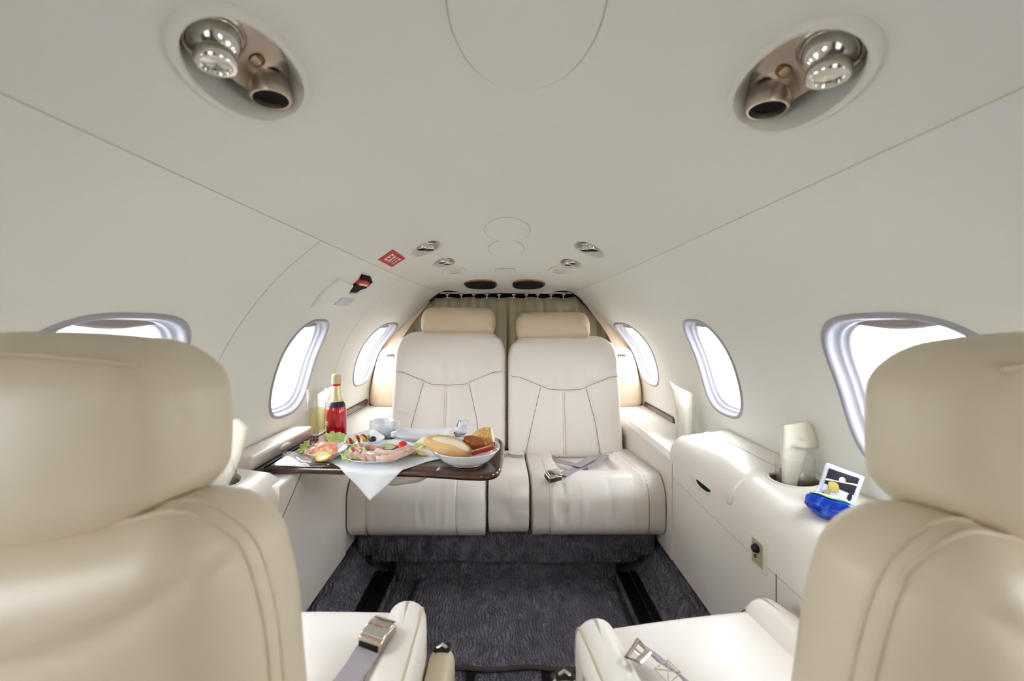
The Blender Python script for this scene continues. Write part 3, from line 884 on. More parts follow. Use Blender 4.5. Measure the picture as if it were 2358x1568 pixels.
# lap belt on the right place
bz = -.500
bl = thing('seat_belt', 'grey lap belt with chrome buckle lying crossed on the right bench cushion', 'seat belt', Vz(1300, 1090, -.49))
def on(px, py, z): return Vz(px, py, z)
A = [on(1272, 1052, -.505), on(1283, 1060, -.498), on(1320, 1070, -.494), on(1352, 1080, -.488), on(1352, 1090, -.484)]
obj('tongue_strap', ribbon(smooth(A, 6), Vector((.25, 1, .05)), .036, .002), belt_m, bl)
B = [on(1392, 1047, -.502), on(1370, 1061, -.492), on(1342, 1074, -.485), on(1318, 1083, -.479), on(1293, 1094, -.470)]
s2 = obj('buckle_strap', ribbon(smooth(B, 6), Vector((.8, -.6, .05)), .036, .002), belt_m, bl)
q = [on(1366, 1052, -.484), on(1346, 1064, -.480), on(1326, 1074, -.477)]
obj('strap_loop', ribbon(smooth(q, 6), Vector((.8, -.6, .05)), .034, .002), belt_m, bl)
def buckle(c, ax, up, L, W, H, par, sgn=1):
    ax = ax.normalized(); up = (up-ax*up.dot(ax)).normalized(); sd = up.cross(ax)
    tf = lambda p: Vector(c)+ax*p.x+sd*p.y+up*p.z
    def df(p):
        return (p.x, p.y, p.z*(1-.25*max(0, p.x/L))+ (.003*math.cos(p.x/L*1.4) if p.z > 0 else 0))
    b = obj('buckle', rbox((0, 0, 0), (L, W, H), H*.45, 3, 4, df).xf(tf), brushed, par)
    obj('buckle_lid', rbox((.004, 0, H+.003), (L*.86, W*.94, .0025), .0015, 2, 2, lambda p: (p.x, p.y, p.z-.004*(p.x/L)**2)).xf(tf), chrome, b)
    obj('buckle_slot', rbox((-L*.93, 0, 0), (.003, W*.8, H*.55), .001, 1, 0).xf(tf), black, b)
    return b
buckle(on(1274, 1097, -.468), Vector((.95, .3, .1)), Vector((-.2, -.25, 1)), .022, .020, .009, bl)
obj('latch_tongue', ribbon([on(1350, 1089, -.49), on(1372, 1091, -.492)], Vector((.2, 1, 0)), .022, .002), brushed, bl)
b2 = thing('seat_belt', 'short grey belt end lying at the top of the centre cushion', 'seat belt', Vz(1175, 1048, -.5))
obj('strap', ribbon(smooth([on(1160, 1050, -.487), on(1170, 1047, -.492), on(1182, 1050, -.489), on(1205, 1052, -.492)], 6), Vector((0, 1, .1)), .026, .002), belt_m, b2)

# ------------------------------------------------------------------ front seats (facing aft)
def front_seat(cx, cy, rot, label, co=0, dzh=0.003):
    t = thing('cabin_seat', label, 'seat', (cx, cy-.2, -.80))
    ca, sa = math.cos(rot), math.sin(rot)
    T = lambda p: Vector((cx+p[0]*ca-p[1]*sa, cy+p[0]*sa+p[1]*ca, p[2]))
    hs = .177
    def O(nm, m, mt, par=t, **k): return obj(nm, m.xf(T), mt, par, **k)
    T0 = T
    T = lambda p: T0((p[0]+co, p[1], p[2]))
    def dc_(p):
        z = p.z+(.010*(1-(p.x/.11)**2)*(1-(p.y/.20)**2) if p.z > 0 else 0)+ (folds(p.x, p.y, [(.03, .05, 1, .5, .1, .006, .002), (-.04, .1, 1, -.3, .08, .005, .0015)]) if p.z > 0 else 0)
        return (p.x, p.y, z)
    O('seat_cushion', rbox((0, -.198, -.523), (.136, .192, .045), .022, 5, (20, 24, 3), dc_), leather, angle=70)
    for s in (-1, 1):
        def db(p, s=s):
            ty = (p.y+.2)/.4
            z = p.z+(.010*sm(.3, .9, ty)*(1-sm(.93, 1.0, ty)) if p.z > 0 else 0)
            x = p.x-s*.02*(1-ty)*0+s*(-.012)*sm(.8, 1, ty)*(s*p.x > 0)
            return (x, p.y, z)
        b = O('side_bolster', rbox((s*(hs-.024), -.196, -.522), (.036, .200, .054), .03, 6, (6, 24, 5), db), leather, angle=70)
        pts = [(s*(hs-.002), y, -.4725+.008*sm(.3, .9, (y+.39)/.4)) for y in lin(-.36, -.04, 16)]+[(s*(hs-.005), -.017, -.474), (s*(hs-.007), -.001, -.492), (s*(hs-.007), .004, -.52), (s*(hs-.007), .003, -.55)]
        O('piping', tube(smooth(pts, 3), .0026, 8), leather_near, b)
        O('seam', tube(smooth([(s*.122, y, -.4765) for y in lin(-.36, -.03, 10)]+[(s*.122, -.008, -.485), (s*.122, -.002, -.51)], 3), .0012, 6), stitch_m, b)
    O('seat_pan', rbox((0, -.2, -.60), (.165, .185, .035), .015, 2, 2), leather_near)
    O('pedestal', rbox((0, -.21, -.715), (.11, .13, .09), .02, 2, 2), rail_m)
    T = T0
    hz = .205; hw = .050; hb = .168
    def dbk(p):
        v = p.z/hz; x, y, z = p
        y -= .03*v                                        # recline toward the camera
        wy = max(0, min(1, -p.y/hw*1.3)); wy = wy*wy*(3-2*wy)
        y -= .018*(1-(p.x/hb)**2)*(1-v*v)*wy
        if v > .5:
            tt = (v-.5)/.5; x *= 1-.13*tt*tt
        if v > .3: z += .030*((p.x/hb)**2-.35)*sm(.3, .9, v)*(1-.55*sm(.6, 1.15, abs(p.x)/hb))
        if p.y < 0:
            g = abs(v-(.66+.22*(p.x/hb)**2)); y += .004*math.exp(-(g/.03)**2)*wy
            y -= wy*folds(p.x, p.z, [(-.11+.03*k, .10, .2*(-1)**k, 1, .05, .008, .0016*(-1)**k) for k in range(5)])
        return (x, y, z)
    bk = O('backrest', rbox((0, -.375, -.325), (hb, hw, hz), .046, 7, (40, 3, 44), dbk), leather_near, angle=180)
    for ang in (.12, .34):
        rr = .046; q1, q2 = rr*(1-math.cos(ang)), rr*(1-math.sin(ang))   # inset from the rim, inset from the rear face
        ri = rr-q1; base = [(-(hb-q1), v) for v in lin(-hz*.9, hz-rr, 14)]
        base += [(-(hb-rr)-ri*math.cos(a), hz-rr+ri*math.sin(a)) for a in lin(0, PI/2, 9)[1:]]
        base += [(x, hz-q1) for x in lin(-(hb-rr), hb-rr, 22)[1:]]
        base += [((hb-rr)+ri*math.sin(a), hz-rr+ri*math.cos(a)) for a in lin(0, PI/2, 9)[1:]]+[(hb-q1, v) for v in lin(hz-rr, -hz*.9, 14)[1:]]
        P = [Vector(dbk(Vector((x, -hw+q2, z))))+Vector((0, -.3757, -.325)) for x, z in base]
        O('seam', tube(P, .0014, 6), piping_m, bk)
    # headrest
    hx, hzz = .115, .073
    def dh(p):
        x, y, z = p; t_ = abs(p.x)/hx
        y += .008*t_*t_                                   # wraps forward at the sides
        z = z+(.022*(t_**2) if p.z < 0 else -.012*t_**2)*min(1, abs(p.z)/hzz*1.2)
        if p.y < 0: y -= .010*(1-t_*t_)*(1-(p.z/hzz)**2)
        x *= 1-.05*(p.z/hzz)**2
        return (x, y, z)
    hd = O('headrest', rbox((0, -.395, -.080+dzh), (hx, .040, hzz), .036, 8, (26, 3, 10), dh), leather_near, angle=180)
    P = [Vector(dh(Vector((x, -.0330, hzz-.0136))))+Vector((0, -.3957, -.0795+dzh)) for x in lin(-hx*.82, hx*.82, 24)]
    O('seam', tube(P, .0012, 6), piping_m, hd)
    return t, T
ls, TL = front_seat(-.324, .672, 0, 'ivory leather front seat at the lower left, square to the aisle', .012)
rs, TR = front_seat(.312, .660, math.radians(9), 'ivory leather front seat at the lower right, swivelled slightly toward the aisle', -.030)
# aisle-side armrests of the front seats
def arm(par, x, y, z, wx, L, T=None):
    def d(p): return (p.x*(1+.10*(p.z/.05)*0), p.y, p.z-.012*((p.y+L)/(2*L)-1)*0)
    m = rbox((x, y-L, z-.045), (wx, L, .045), min(wx*.9, .02), 5, (2, 8, 3), d)
    a = obj('armrest', m if T is None else m.xf(T), leather_near, par, angle=70)
    c = Vector((x, y-.012, z+.0008))
    m = rbox(c, (wx*.62, .008, .0025), .002, 2, 1); m2 = tube([c+Vector((-.008, -.002, .001)), c+Vector((0, 0, .005)), c+Vector((.008, -.002, .001))], .0028, 8)
    b = obj('recline_button', m if T is None else m.xf(T), black, a)
    obj('button_cap', m2 if T is None else m2.xf(T), chrome, b)
arm(ls, -.1005, .628, -.508, .0205, .16)
arm(rs, .081, .553, -.484, .021, .14)
# seat belts on the front seats
bt = thing('seat_belt', 'mauve grey belt strap ending in a large chrome buckle on the front left cushion', 'seat belt', Vz(850, 1500, -.47))
q = [on(750, 1640, -.462), on(790, 1580, -.462), on(830, 1525, -.460), on(858, 1478, -.456)]
obj('strap', ribbon(smooth(q, 6), Vector((1, .35, 0)), .042, .002), belt_m, bt)
buckle(on(869, 1463, -.454), Vector((.30, 1, 0)), Vector((.0, -.25, 1)), .021, .0195, .008, bt)
bt = thing('seat_belt', 'mauve grey belt strap with open metal tongue on the front right cushion', 'seat belt', Vz(1500, 1520, -.47))
q = [on(1640, 1640, -.462), on(1590, 1578, -.463), on(1545, 1535, -.462), on(1500, 1505, -.458), on(1487, 1497, -.457)]
sb = obj('strap', ribbon(smooth(q, 6), Vector((-.55, 1, 0)), .040, .0022), belt_m, bt)
zz = -.4545
P = [on(1507, 1540, zz), on(1537, 1520, zz), on(1568, 1548, zz), on(1540, 1575, zz)]
obj('stitching', tube(P+[P[0]], .0007, 5), seam_m, sb); obj('stitching', tube([P[0], P[2]], .0007, 5), seam_m, sb); obj('stitching', tube([P[1], P[3]], .0007, 5), seam_m, sb)
fr4 = [on(1470, 1472, -.452), on(1494, 1500, -.452), on(1470, 1524, -.452), on(1443, 1514, -.452)]
m = tube(fr4, .0032, 8, True, .6); m.merge(tube([(fr4[0]+fr4[3])/2, (fr4[1]+fr4[2])/2], .003, 8, flat=.6)); m.merge(tube([fr4[1], fr4[2]], .005, 8, flat=.5))
obj('belt_tongue', m, brushed, bt)

# ------------------------------------------------------------------ floor details
m = slab(dens(rrect(.31, .165, .02), .03), 0, .008, .003)
def mm(p): return (p.x+.03, p.y+1.105, p.z-.829+.002*math.sin(p.x*23)*math.sin(p.y*19))
mt_ = tag(obj('floor_mat', m.xf(mm), mat_carpet, angle=40), 'charcoal carpet mat with bound edge on the aisle floor', 'mat')
pts = [(x+.03, y+1.105, -.823+.001*math.sin(x*40)) for x, y in dens(rrect(.311, .166, .02), .01)]
pts = [(x, y+.003*math.sin(x*33) if y < .96 else y, z) for x, y, z in pts]
obj('bound_edge', tube(pts, .0055, 8, True, .8), binding, mt_)
for sg, nm in ((-1, 'left'), (1, 'right')):
    t = thing('seat_rail', 'dark metal seat rail running along the %s side of the aisle' % nm, 'rail', (sg*.39, 1.0, -.81))
    obj('rail_cover', rbox((sg*.382, .70, -.808), (.018, .58, .004), .002, 1, 0), rail_m, t)
    obj('rail_track', rbox((sg*.415, .70, -.806), (.009, .58, .005), .002, 1, 0), black, t)
    m = M()
    for k in range(22): m.merge(rbox((sg*.415, .30+k*.045, -.8005), (.0035, .011, .0008), .0004, 1, 0))
    obj('rail_slots', m, rail_m, t)
for x, nm in ((-.083, 'left'), (.095, 'right')):
    tag(obj('floor_track', rbox((x, .60, -.8275), (.010, .34, .0035), .002, 1, 0), black), 'thin black floor track near the camera, to the %s of the aisle runner' % nm, 'rail')
# ------------------------------------------------------------------ fold-out table and the meal on it
ZT = -.325
tb = thing('folding_table', 'glossy dark walnut fold-out table laid with a cold meal', 'table', (-.30, 1.02, -.343))
ol = smooth([(x, y, 0) for x, y in [(-.556, .910), (-.548, .906), (-.40, .894), (-.20, .878), (-.085, .860), (-.040, .860), (-.014, .885), (-.006, .96), (-.004, 1.05), (-.010, 1.115), (-.035, 1.145), (-.10, 1.155), (-.40, 1.178), (-.548, 1.188), (-.556, 1.185)]], 5, True)
obj('table_top', slab([(p.x, p.y) for p in ol], -.343, ZT, .0075, 4), wood, tb, angle=50)
inl = dens(rrect(.232, .105, .006), .01)
obj('inlay_line', tube([(x-.285, y+1.025, ZT+.0001) for x, y in inl], .0009, 6, True, .35), wood_in, tb)
m = ball((0, 0, 0), .03, 16, (2.1, .9, .9)); m.v = [Vector((p.x, p.y, min(p.z, .004))) for p in m.v]
a_ = math.radians(-24); m.xf(lambda p: (-.235+p.x*math.cos(a_)*1+0, .925+p.y, -.3455+p.z+min(0, p.x*.25)))
obj('support_bracket', m, console_m, tb)
lt = tag(obj('tray_liner', rbox((-.275, 1.0, ZT+.0011), (.215, .10, .0006), .0005, 1, 0), plastic_m), 'clear plastic liner sheet lying on the walnut table under the food', 'tray')
obj('liner_edge', tube([(x-.275, y+1.0, ZT+.0016) for x, y in dens(rrect(.215, .10, .004), .02)], .0009, 5, True), plastic_m, lt)

def De(x): return .906-(x+.572)*.083
def nap(u, v):
    r = .165
    x = -.300+(u-v)*r/2; y = .972+(u+v)*r/2
    x += .004*math.sin(u*5+v*3); e = De(x)-.001; d = e-y
    z = ZT+.0028+.0008*math.sin(x*60+y*40)
    if d > 0:
        R = .009; t = min(d/R, PI/2); yy = e-R*math.sin(t); zz = z-R*(1-math.cos(t))
        if d > R*PI/2: zz -= d-R*PI/2; yy += (d-R*PI/2)*.06+.004*math.sin(x*70)*min(1, d*20)
        return Vector((x, yy, zz))
    return Vector((x, y, z))
tag(obj('paper_cloth', grid(nap, lin(-1, 1, 70), lin(-1, 1, 70)), paper, thick=.0007, angle=180), 'white paper napkin spread diagonally, its corner hanging over the table edge', 'napkin')
ZN = ZT+.0042

def bowlprof(h, foot, t=.0025, curve=1.0):
    """thin walled profile from foot centre out to the rim and back in, radius as a fraction of 1"""
    pr = [(.0001, .0005), (foot*.9, .0005), (foot, 0), (foot, .0025)]
    for k in range(1, 9):
        a = k/8; pr.append((foot+(1-foot)*a**curve, .0025+(h-.0025)*a**1.6))
    pr.append((1-.008, h+.0012))
    for k in range(8, 0, -1):
        a = k/8; pr.append(((foot+(1-foot)*a**curve)-.035, .0025+t+(h-.0025-t)*a**1.6+.0004))
    pr.append((foot*.8, .0045)); pr.append((.0001, .0042)); return pr
def bowl(name, c, r, h, foot, label, cat, ex=2.0, sx=1, sy=1, rot=0, curve=1.0, bend=0):
    m = dish((0, 0, 0), r, bowlprof(h, foot, curve=curve), ex, sx, sy, rot)
    if bend: m.v = [Vector((p.x, p.y, p.z+bend*(p.x*math.cos(rot)+p.y*math.sin(rot))**2)) for p in m.v]
    m.v = [p+Vector(c) for p in m.v]
    return tag(obj(name, m, porc, angle=60), label, cat)
bowl('salmon_bowl', (-.437, .955, ZT+.002), .046, .022, .5, 'small round white bowl holding salmon and a lemon slice', 'bowl', ex=2.2)
bowl('ham_plate', (-.310, .966, ZN), .086, .013, .55, 'round white plate holding ham, cucumber and a cherry tomato', 'plate')
bowl('fruit_dish', (-.394, 1.052, ZN), .056, .017, .55, 'square white dish of peach slices and an olive, behind the salmon bowl', 'dish', ex=5, rot=PI/4+.1, bend=1.6)
bowl('butter_dish', (-.188, .995, ZN), .042, .018, .75, 'square white dish holding lemon and cheese, between the ham plate and bread bowl', 'dish', ex=6, rot=.45)
bowl('bread_bowl', (-.093, .928, ZT+.002), .079, .036, .5, 'large flared white bowl of bread rolls at the table corner', 'bowl', curve=.9, ex=2.15)
bowl('rectangular_plate', (-.236, 1.112, ZN), .079, .014, .6, 'empty rectangular white plate with upturned ends at the back of the table', 'plate', ex=6, sx=1, sy=.58, rot=.06, bend=.9)
bowl('saucer', (-.362, 1.146, ZT+.001), .041, .010, .55, 'square white saucer under the coffee cup', 'saucer', ex=4.5, rot=.1)
# cup
c = (-.364, 1.146, ZT+.0055)
cupm = lathe([(.0001, 0), (.020, 0), (.0245, .002), (.031, .010), (.0338, .020), (.0348, .040), (.0340, .0412), (.0330, .040), (.032, .021), (.029, .011), (.020, .005), (.0001, .0045)], c, seg=48)
cp = tag(obj('coffee_cup', cupm, porc, angle=60), 'white coffee cup on the square saucer', 'cup')
P = smooth([(c[0]+.0335, c[1], c[2]+.036), (c[0]+.044, c[1], c[2]+.040), (c[0]+.049, c[1], c[2]+.034), (c[0]+.044, c[1], c[2]+.022), (c[0]+.032, c[1], c[2]+.015)], 5)
obj('handle', tube(P, .0028, 8, flat=1.5), porc, cp)
m = tube(smooth([(-.345, 1.115, ZT+.0125), (-.328, 1.118, ZT+.0165), (-.309, 1.125, ZT+.024)], 6), .0018, 8, flat=.6); m.merge(ball((-.3065, 1.126, ZT+.0245), .005, 8, (1.5, .7, .5)))
tag(obj('teaspoon', m, porc), 'small white spoon lying on the saucer, handle up beside the cup', 'spoon')
# rolled napkin
nc = V(1062, 988, 1.125); ax = Vector((.25, -.05, .75)).normalized()
m = M(); o_, X, Y, N_ = basis(nc-ax*.022, ax)
sp_ = []
for k in range(60):
    t = k/59; a = t*2.6*2*PI; r = .0155-.010*t; sp_.append((r*math.cos(a)*1.05, r*math.sin(a)))
secs = [[o_+X*x+Y*y+N_*(h+.004*math.sin(i*.23)*(h > .03)) for i, (x, y) in enumerate(sp_)] for h in lin(0, .048, 8)]
rn = tag(obj('rolled_napkin', loft(secs, closed=False, caps=False), paper, thick=.0008, angle=180), 'white napkin rolled around cutlery, standing behind the bread bowl', 'napkin')
obj('paper_band', lathe([(.0168, .012), (.0168, .028)], o_, ax, 32, cap=False), paper, rn, thick=.0005)

# champagne bottle
c = Vector((-.490, 1.130, ZT+.001))
bp = [(.0001, .002), (.018, .001), (.0255, .0015), (.0272, .006), (.0275, .065), (.0268, .080), (.0235, .094), (.0175, .107), (.0130, .118), (.0108, .130), (.0105, .150), (.012, .152), (.012, .157), (.0001, .157)]
btl = tag(obj('champagne_bottle', lathe(bp, c, seg=40), mat('red_bottle_sleeve', srgb(206, 18, 44), .15, metal=.15, coat=1)), 'small red champagne bottle with a gold foil neck', 'bottle')
foil = mat('gold_foil', srgb(232, 216, 168), .3, metal=.6, bump=[('noise', 260, .5, .003)])
def cs(pr, col, nm, **k): return obj(nm, lathe(pr, c, seg=40, cap=False), col, btl)
cs([(.0190, .1055), (.0142, .1165), (.0118, .130), (.0114, .148), (.0112, .155)], foil, 'foil_neck')
cs([(.0252, .0920), (.0240, .0945), (.0196, .1050), (.0186, .1062)], mat('dark_neck_band', srgb(40, 48, 66), .35), 'neck_band')
cs([(.0001, .1560), (.0112, .156), (.0130, .158), (.0132, .166), (.0118, .168), (.0125, .171), (.0128, .178), (.0110, .184), (.0001, .1855)], mat('cork_beige', srgb(222, 202, 160), .6), 'stopper')
lb_ = grid(lambda u, v: c+Vector((.0279*math.cos(-2.35+.5*u), .0279*math.sin(-2.35+.5*u), .046+.013*v)), lin(-.5, .5, 10), lin(-.5, .5, 4))
obj('small_label', lb_, mat('label_gold', srgb(214, 190, 120), .4), btl, thick=.0003)
# flute with wine
c = Vector((-.530, 1.095, ZT+.001))
fl = [(.0001, .0005), (.0175, .0005), (.018, .001), (.010, .003), (.0035, .006), (.0028, .012), (.0045, .016), (.014, .022), (.0205, .032), (.0225, .045), (.0242, .100), (.0252, .147), (.0245, .147), (.0234, .100), (.0216, .046), (.0195, .034), (.013, .0255), (.0001, .024)]
gl_ = tag(obj('champagne_flute', lathe(fl, c, seg=48), glass_m), 'tall flute of sparkling wine beside the red bottle', 'glass')
wn = lathe([(.0001, .0255), (.013, .027), (.0188, .035), (.0208, .047), (.0222, .092), (.0001, .092)], c, seg=48)
obj('sparkling_wine', wn, wine_m, gl_)
m = M()
for k in range(14):
    a = 2*PI*k/14; m.merge(tube([c+Vector((.0218*math.cos(a), .0218*math.sin(a), .030+.01)), c+Vector((.0232*math.cos(a), .0232*math.sin(a), .075))], .0012, 5))
obj('cut_flutes', m, glass_m, gl_)

# food helpers
def disc(c, rx, ry, fz, n=(0, 0, 1), up=Vector((0, 1, 0)), seg=36, rg=7, edge=None):
    o, X, Y, N = basis(c, n, up); m = M()
    for j in range(rg+1):
        r = max(j/rg, .001)
        for k in range(seg):
            a = 2*PI*k/seg; e = edge(a) if edge else 1; x, y = r*e*rx*math.cos(a), r*e*ry*math.sin(a)
            m.v.append(o+X*x+Y*y+N*fz(r, a, x, y))
    for j in range(rg):
        for k in range(seg): m.f.append((j*seg+k, j*seg+(k+1) % seg, (j+1)*seg+(k+1) % seg, (j+1)*seg+k))
    return m
let_m = mat('lettuce_green', srgb(188, 214, 120), .45, var=(srgb(225, 235, 180), 60, .4, .65), sss=.1)
rad_m = mat('radicchio', srgb(120, 50, 70), .45, var=(srgb(225, 205, 205), 90, .45, .6))
sal_m = mat('salmon', srgb(238, 142, 100), .3, var=(srgb(246, 205, 190), 60, .45, .62, (1, 3, 1)), sss=.1)
ham_m = mat('pale_ham', srgb(234, 188, 172), .4, var=(srgb(244, 220, 208), 50, .4, .65), sss=.1)
hamd_m = mat('smoked_ham', srgb(186, 112, 108), .4, var=(srgb(214, 160, 150), 50, .4, .65))
lem_m = mat('lemon_flesh', srgb(244, 236, 176), .3); lemr_m = mat('lemon_rind', srgb(246, 206, 40), .4)
pea_m = mat('peach_flesh', srgb(244, 214, 130), .35); peas_m = mat('peach_skin', srgb(170, 40, 36), .4)
crust = mat('bread_crust', srgb(232, 196, 140), .6, var=(srgb(214, 160, 96), 18, .45, .75), bump=[('noise', 90, .2, .002)])
crumb = mat('bread_crumb', srgb(244, 232, 204), .8, bump=[('noise', 160, .6, .003)])
def leaf(px, py, z, r, label, seed, mt=None, n=(0, -.5, 1), cat='salad leaf', nm='lettuce_leaf'):
    R = random.Random(seed); ph = R.uniform(0, 6)
    f = lambda rr, a, x, y: r*(.22*rr**3*math.sin(7*a+ph)+.15*rr**4*math.sin(17*a+ph*2)+.35*rr*rr)
    e = lambda a: 1+.13*math.sin(3*a+ph)+.07*math.sin(9*a)
    return tag(obj(nm, disc(on(px, py, z), r, r*.8, f, n, edge=e, seg=72, rg=9), mt or let_m, thick=.0006, angle=180), label, cat)
leaf(772, 1012, -.298, .024, 'frilly green lettuce leaf standing behind the salmon', 1, n=(.2, -.9, .7))
leaf(704, 1032, -.302, .018, 'pale lettuce leaf poking out at the left of the salmon bowl', 2, n=(-.5, -.7, .6))
leaf(722, 1018, -.300, .016, 'dark red salad leaf behind the salmon, near the flute', 3, rad_m, n=(-.2, -.8, .7))
leaf(818, 1052, -.309, .028, 'green lettuce leaf under the ham at the left of the plate', 4, n=(-.2, -.3, 1))
leaf(806, 1022, -.308, .014, 'green lettuce leaf at the front of the fruit dish', 5, n=(-.1, -.4, 1))
leaf(848, 1014, -.306, .015, 'pale lettuce leaf beside the olive in the fruit dish', 6, n=(.1, -.5, 1))
leaf(823, 1030, -.302, .012, 'small curled lettuce leaf between fruit dish and ham plate', 7, n=(0, -.9, .6))
def slice_(nm, px, py, z, rx, ry, mt, label, cat, n=(0, -.5, 1), bend=.3, seed=1, th=.0022, up=Vector((0, 1, 0))):
    ph = seed*1.7
    f = lambda rr, a, x, y: -bend*y*y/ry+.09*ry*rr*rr*math.sin(3*a+ph)+.05*ry*rr**3*math.sin(6*a+ph)
    e = lambda a: 1+.10*math.sin(2*a+ph)+.05*math.sin(5*a+ph)
    return tag(obj(nm, disc(on(px, py, z), rx, ry, f, n, up=up, edge=e, seg=48), mt, thick=th, angle=180), label, cat)
slice_('salmon_slice', 727, 1034, -.298, .026, .018, sal_m, 'streaky salmon slice at the left of the bowl', 'salmon', (-.3, -.7, .8), .5, 1)
slice_('salmon_slice', 752, 1024, -.292, .026, .017, sal_m, 'orange salmon slice at the back of the bowl, highest', 'salmon', (.1, -.5, .9), .6, 2)
slice_('salmon_slice', 756, 1037, -.295, .024, .018, sal_m, 'rounded salmon slice in the middle, in front of the others', 'salmon', (.15, -.9, .7), .5, 3)
def lemon(px, py, z, r, n, label):
    c = on(px, py, z)
    f = lambda rr, a, x, y: .12*r*math.sin(2*a)*rr*rr
    l = tag(obj('lemon_slice', disc(c, r*.93, r*.93, f, n), lem_m, thick=.003, angle=60), label, 'lemon slice')
    o, X, Y, N = basis(c, n)
    obj('rind', tube([o+X*math.cos(a)*r*.96+Y*math.sin(a)*r*.96+N*.12*r*math.sin(2*a) for a in lin(0, 2*PI, 41)[:-1]], .0022, 8, True), lemr_m, l)
lemon(746, 1050, -.303, .0165, (.05, -.35, .95), 'lemon slice resting at the front of the salmon')
# ham
def roll(nm, pts, r0, r1, mt, label):
    P = smooth(pts, 6); n = len(P)
    m = tube(P, [r0+(r1-r0)*k/(n-1)+.0006*math.sin(k*1.1) for k in range(n)], 14, flat=.75, caps=False)
    return tag(obj(nm, m, mt, thick=.0016, angle=180, off=-1), label, 'ham')
roll('ham_roll', [on(868, 1040, -.303), on(890, 1044, -.303), on(915, 1040, -.301), on(942, 1029, -.299)], .0085, .0055, ham_m, 'pale rolled ham slice reaching toward the tomato, rear of two')
roll('ham_roll', [on(878, 1057, -.302), on(900, 1055, -.302), on(925, 1046, -.301), on(946, 1037, -.300)], .0085, .0065, ham_m, 'pale rolled ham slice along the front rim of the plate')
roll('ham_roll', [on(826, 1026, -.299), on(845, 1030, -.300), on(868, 1033, -.301), on(884, 1033, -.302)], .0075, .006, hamd_m, 'dark smoked ham roll at the back of the plate')
roll('ham_roll', [on(808, 1037, -.300), on(822, 1036, -.300), on(836, 1041, -.300)], .0085, .006, hamd_m, 'short dark smoked ham roll at the left of the plate')
def cone(px, py, z, h, w, label, seed, lean):
    b = on(px, py, z); secs = []
    for k in range(8):
        t = k/7; ww = w*(.35+.75*t); s = []
        for q in lin(-2.2, 2.2, 26):
            rr = ww*(1+.12*math.sin(q*4+seed)*t); s.append(b+Vector((math.sin(q)*rr+lean*t*h, -math.cos(q)*rr*.6-.010*t, h*t+.003*math.sin(q*3+seed)*t)))
        secs.append(s)
    return tag(obj('ham_fold', loft(secs, closed=False, caps=False), ham_m, thick=.0014, angle=180), label, 'ham')
cone(824, 1060, -.314, .022, .011, 'leftmost of the three pale ham folds standing on the plate', 1, -.55)
cone(842, 1062, -.314, .023, .012, 'middle one of the three pale ham folds standing on the plate', 2, -.45)
cone(862, 1062, -.314, .024, .013, 'pale ham fold nearest the rolled slices, rightmost of three', 3, -.45)
tm = tag(obj('cherry_tomato', ball(on(926, 1028, -.303), .0143, 18, (1, 1, .97)), mat('tomato_red', srgb(222, 44, 20), .12, coat=.8, sss=.1)), 'glossy red cherry tomato on the edge of the ham plate', 'tomato')
cu = tag(obj('cucumber_slice', disc(on(893, 1030, -.300), .019, .009, lambda r, a, x, y: 0, (.2, -.6, 1), up=Vector((-.3, 1, 0))), mat('cucumber_flesh', srgb(200, 216, 160), .3), thick=.004, angle=50), 'cucumber slice between the dark ham and the tomato', 'cucumber')
o, X, Y, N = basis(on(893, 1030, -.300), (.2, -.6, 1), Vector((-.3, 1, 0)))
obj('skin', tube([o+X*math.cos(a)*.019+Y*math.sin(a)*.009-N*.001 for a in lin(0, 2*PI, 33)[:-1]], .0026, 6, True), mat('cucumber_skin', srgb(40, 96, 44), .35), cu)
# fruit
def wedge(px, py, z, L, label, yaw, pitch):
    m = M(); secs = []
    for k in range(13):
        t = -1+2*k/12; s = math.sqrt(max(.01, 1-t*t)); a = t*1.1
        cx_, cz_ = L*math.sin(a), L*(math.cos(a)-1)*.9
        secs.append([Vector((cx_+q[0]*math.sin(a)*.9, q[1], cz_+q[0]*math.cos(a)*.9)) for q in ((.0, -.006*s), (.0, .006*s), (-.013*s, .0))])
    tf = lambda p: on(px, py, z)+Vector((p.x*math.cos(yaw)-p.y*math.sin(yaw), (p.x*math.sin(yaw)+p.y*math.cos(yaw)), p.z+p.x*pitch))
    w_ = tag(obj('peach_slice', loft(secs).xf(tf), pea_m, angle=40), label, 'peach slice')
    sk_ = [Vector(s[0])*.5+Vector(s[1])*.5 for s in secs]
    obj('skin', tube([tf(p+Vector((0, 0, .0004))) for p in sk_], [.0045*math.sqrt(max(.06, 1-(-1+2*k/12)**2)) for k in range(13)], 8, flat=.35), peas_m, w_)
wedge(806, 1012, -.296, .018, 'lowest peach slice at the front of the fruit dish', -.9, -.4)
wedge(822, 1005, -.292, .018, 'middle peach slice leaning in the fruit dish', -.8, -.3)
wedge(836, 1002, -.291, .016, 'topmost peach slice toward the saucer side of the dish', -.5, -.1)
tag(obj('black_olive', ball(on(858, 1011, -.300), .0085, 12, (1.2, 1, .9)), mat('olive_black', srgb(24, 26, 44), .15, coat=.6)), 'shiny black olive at the right corner of the fruit dish', 'olive')
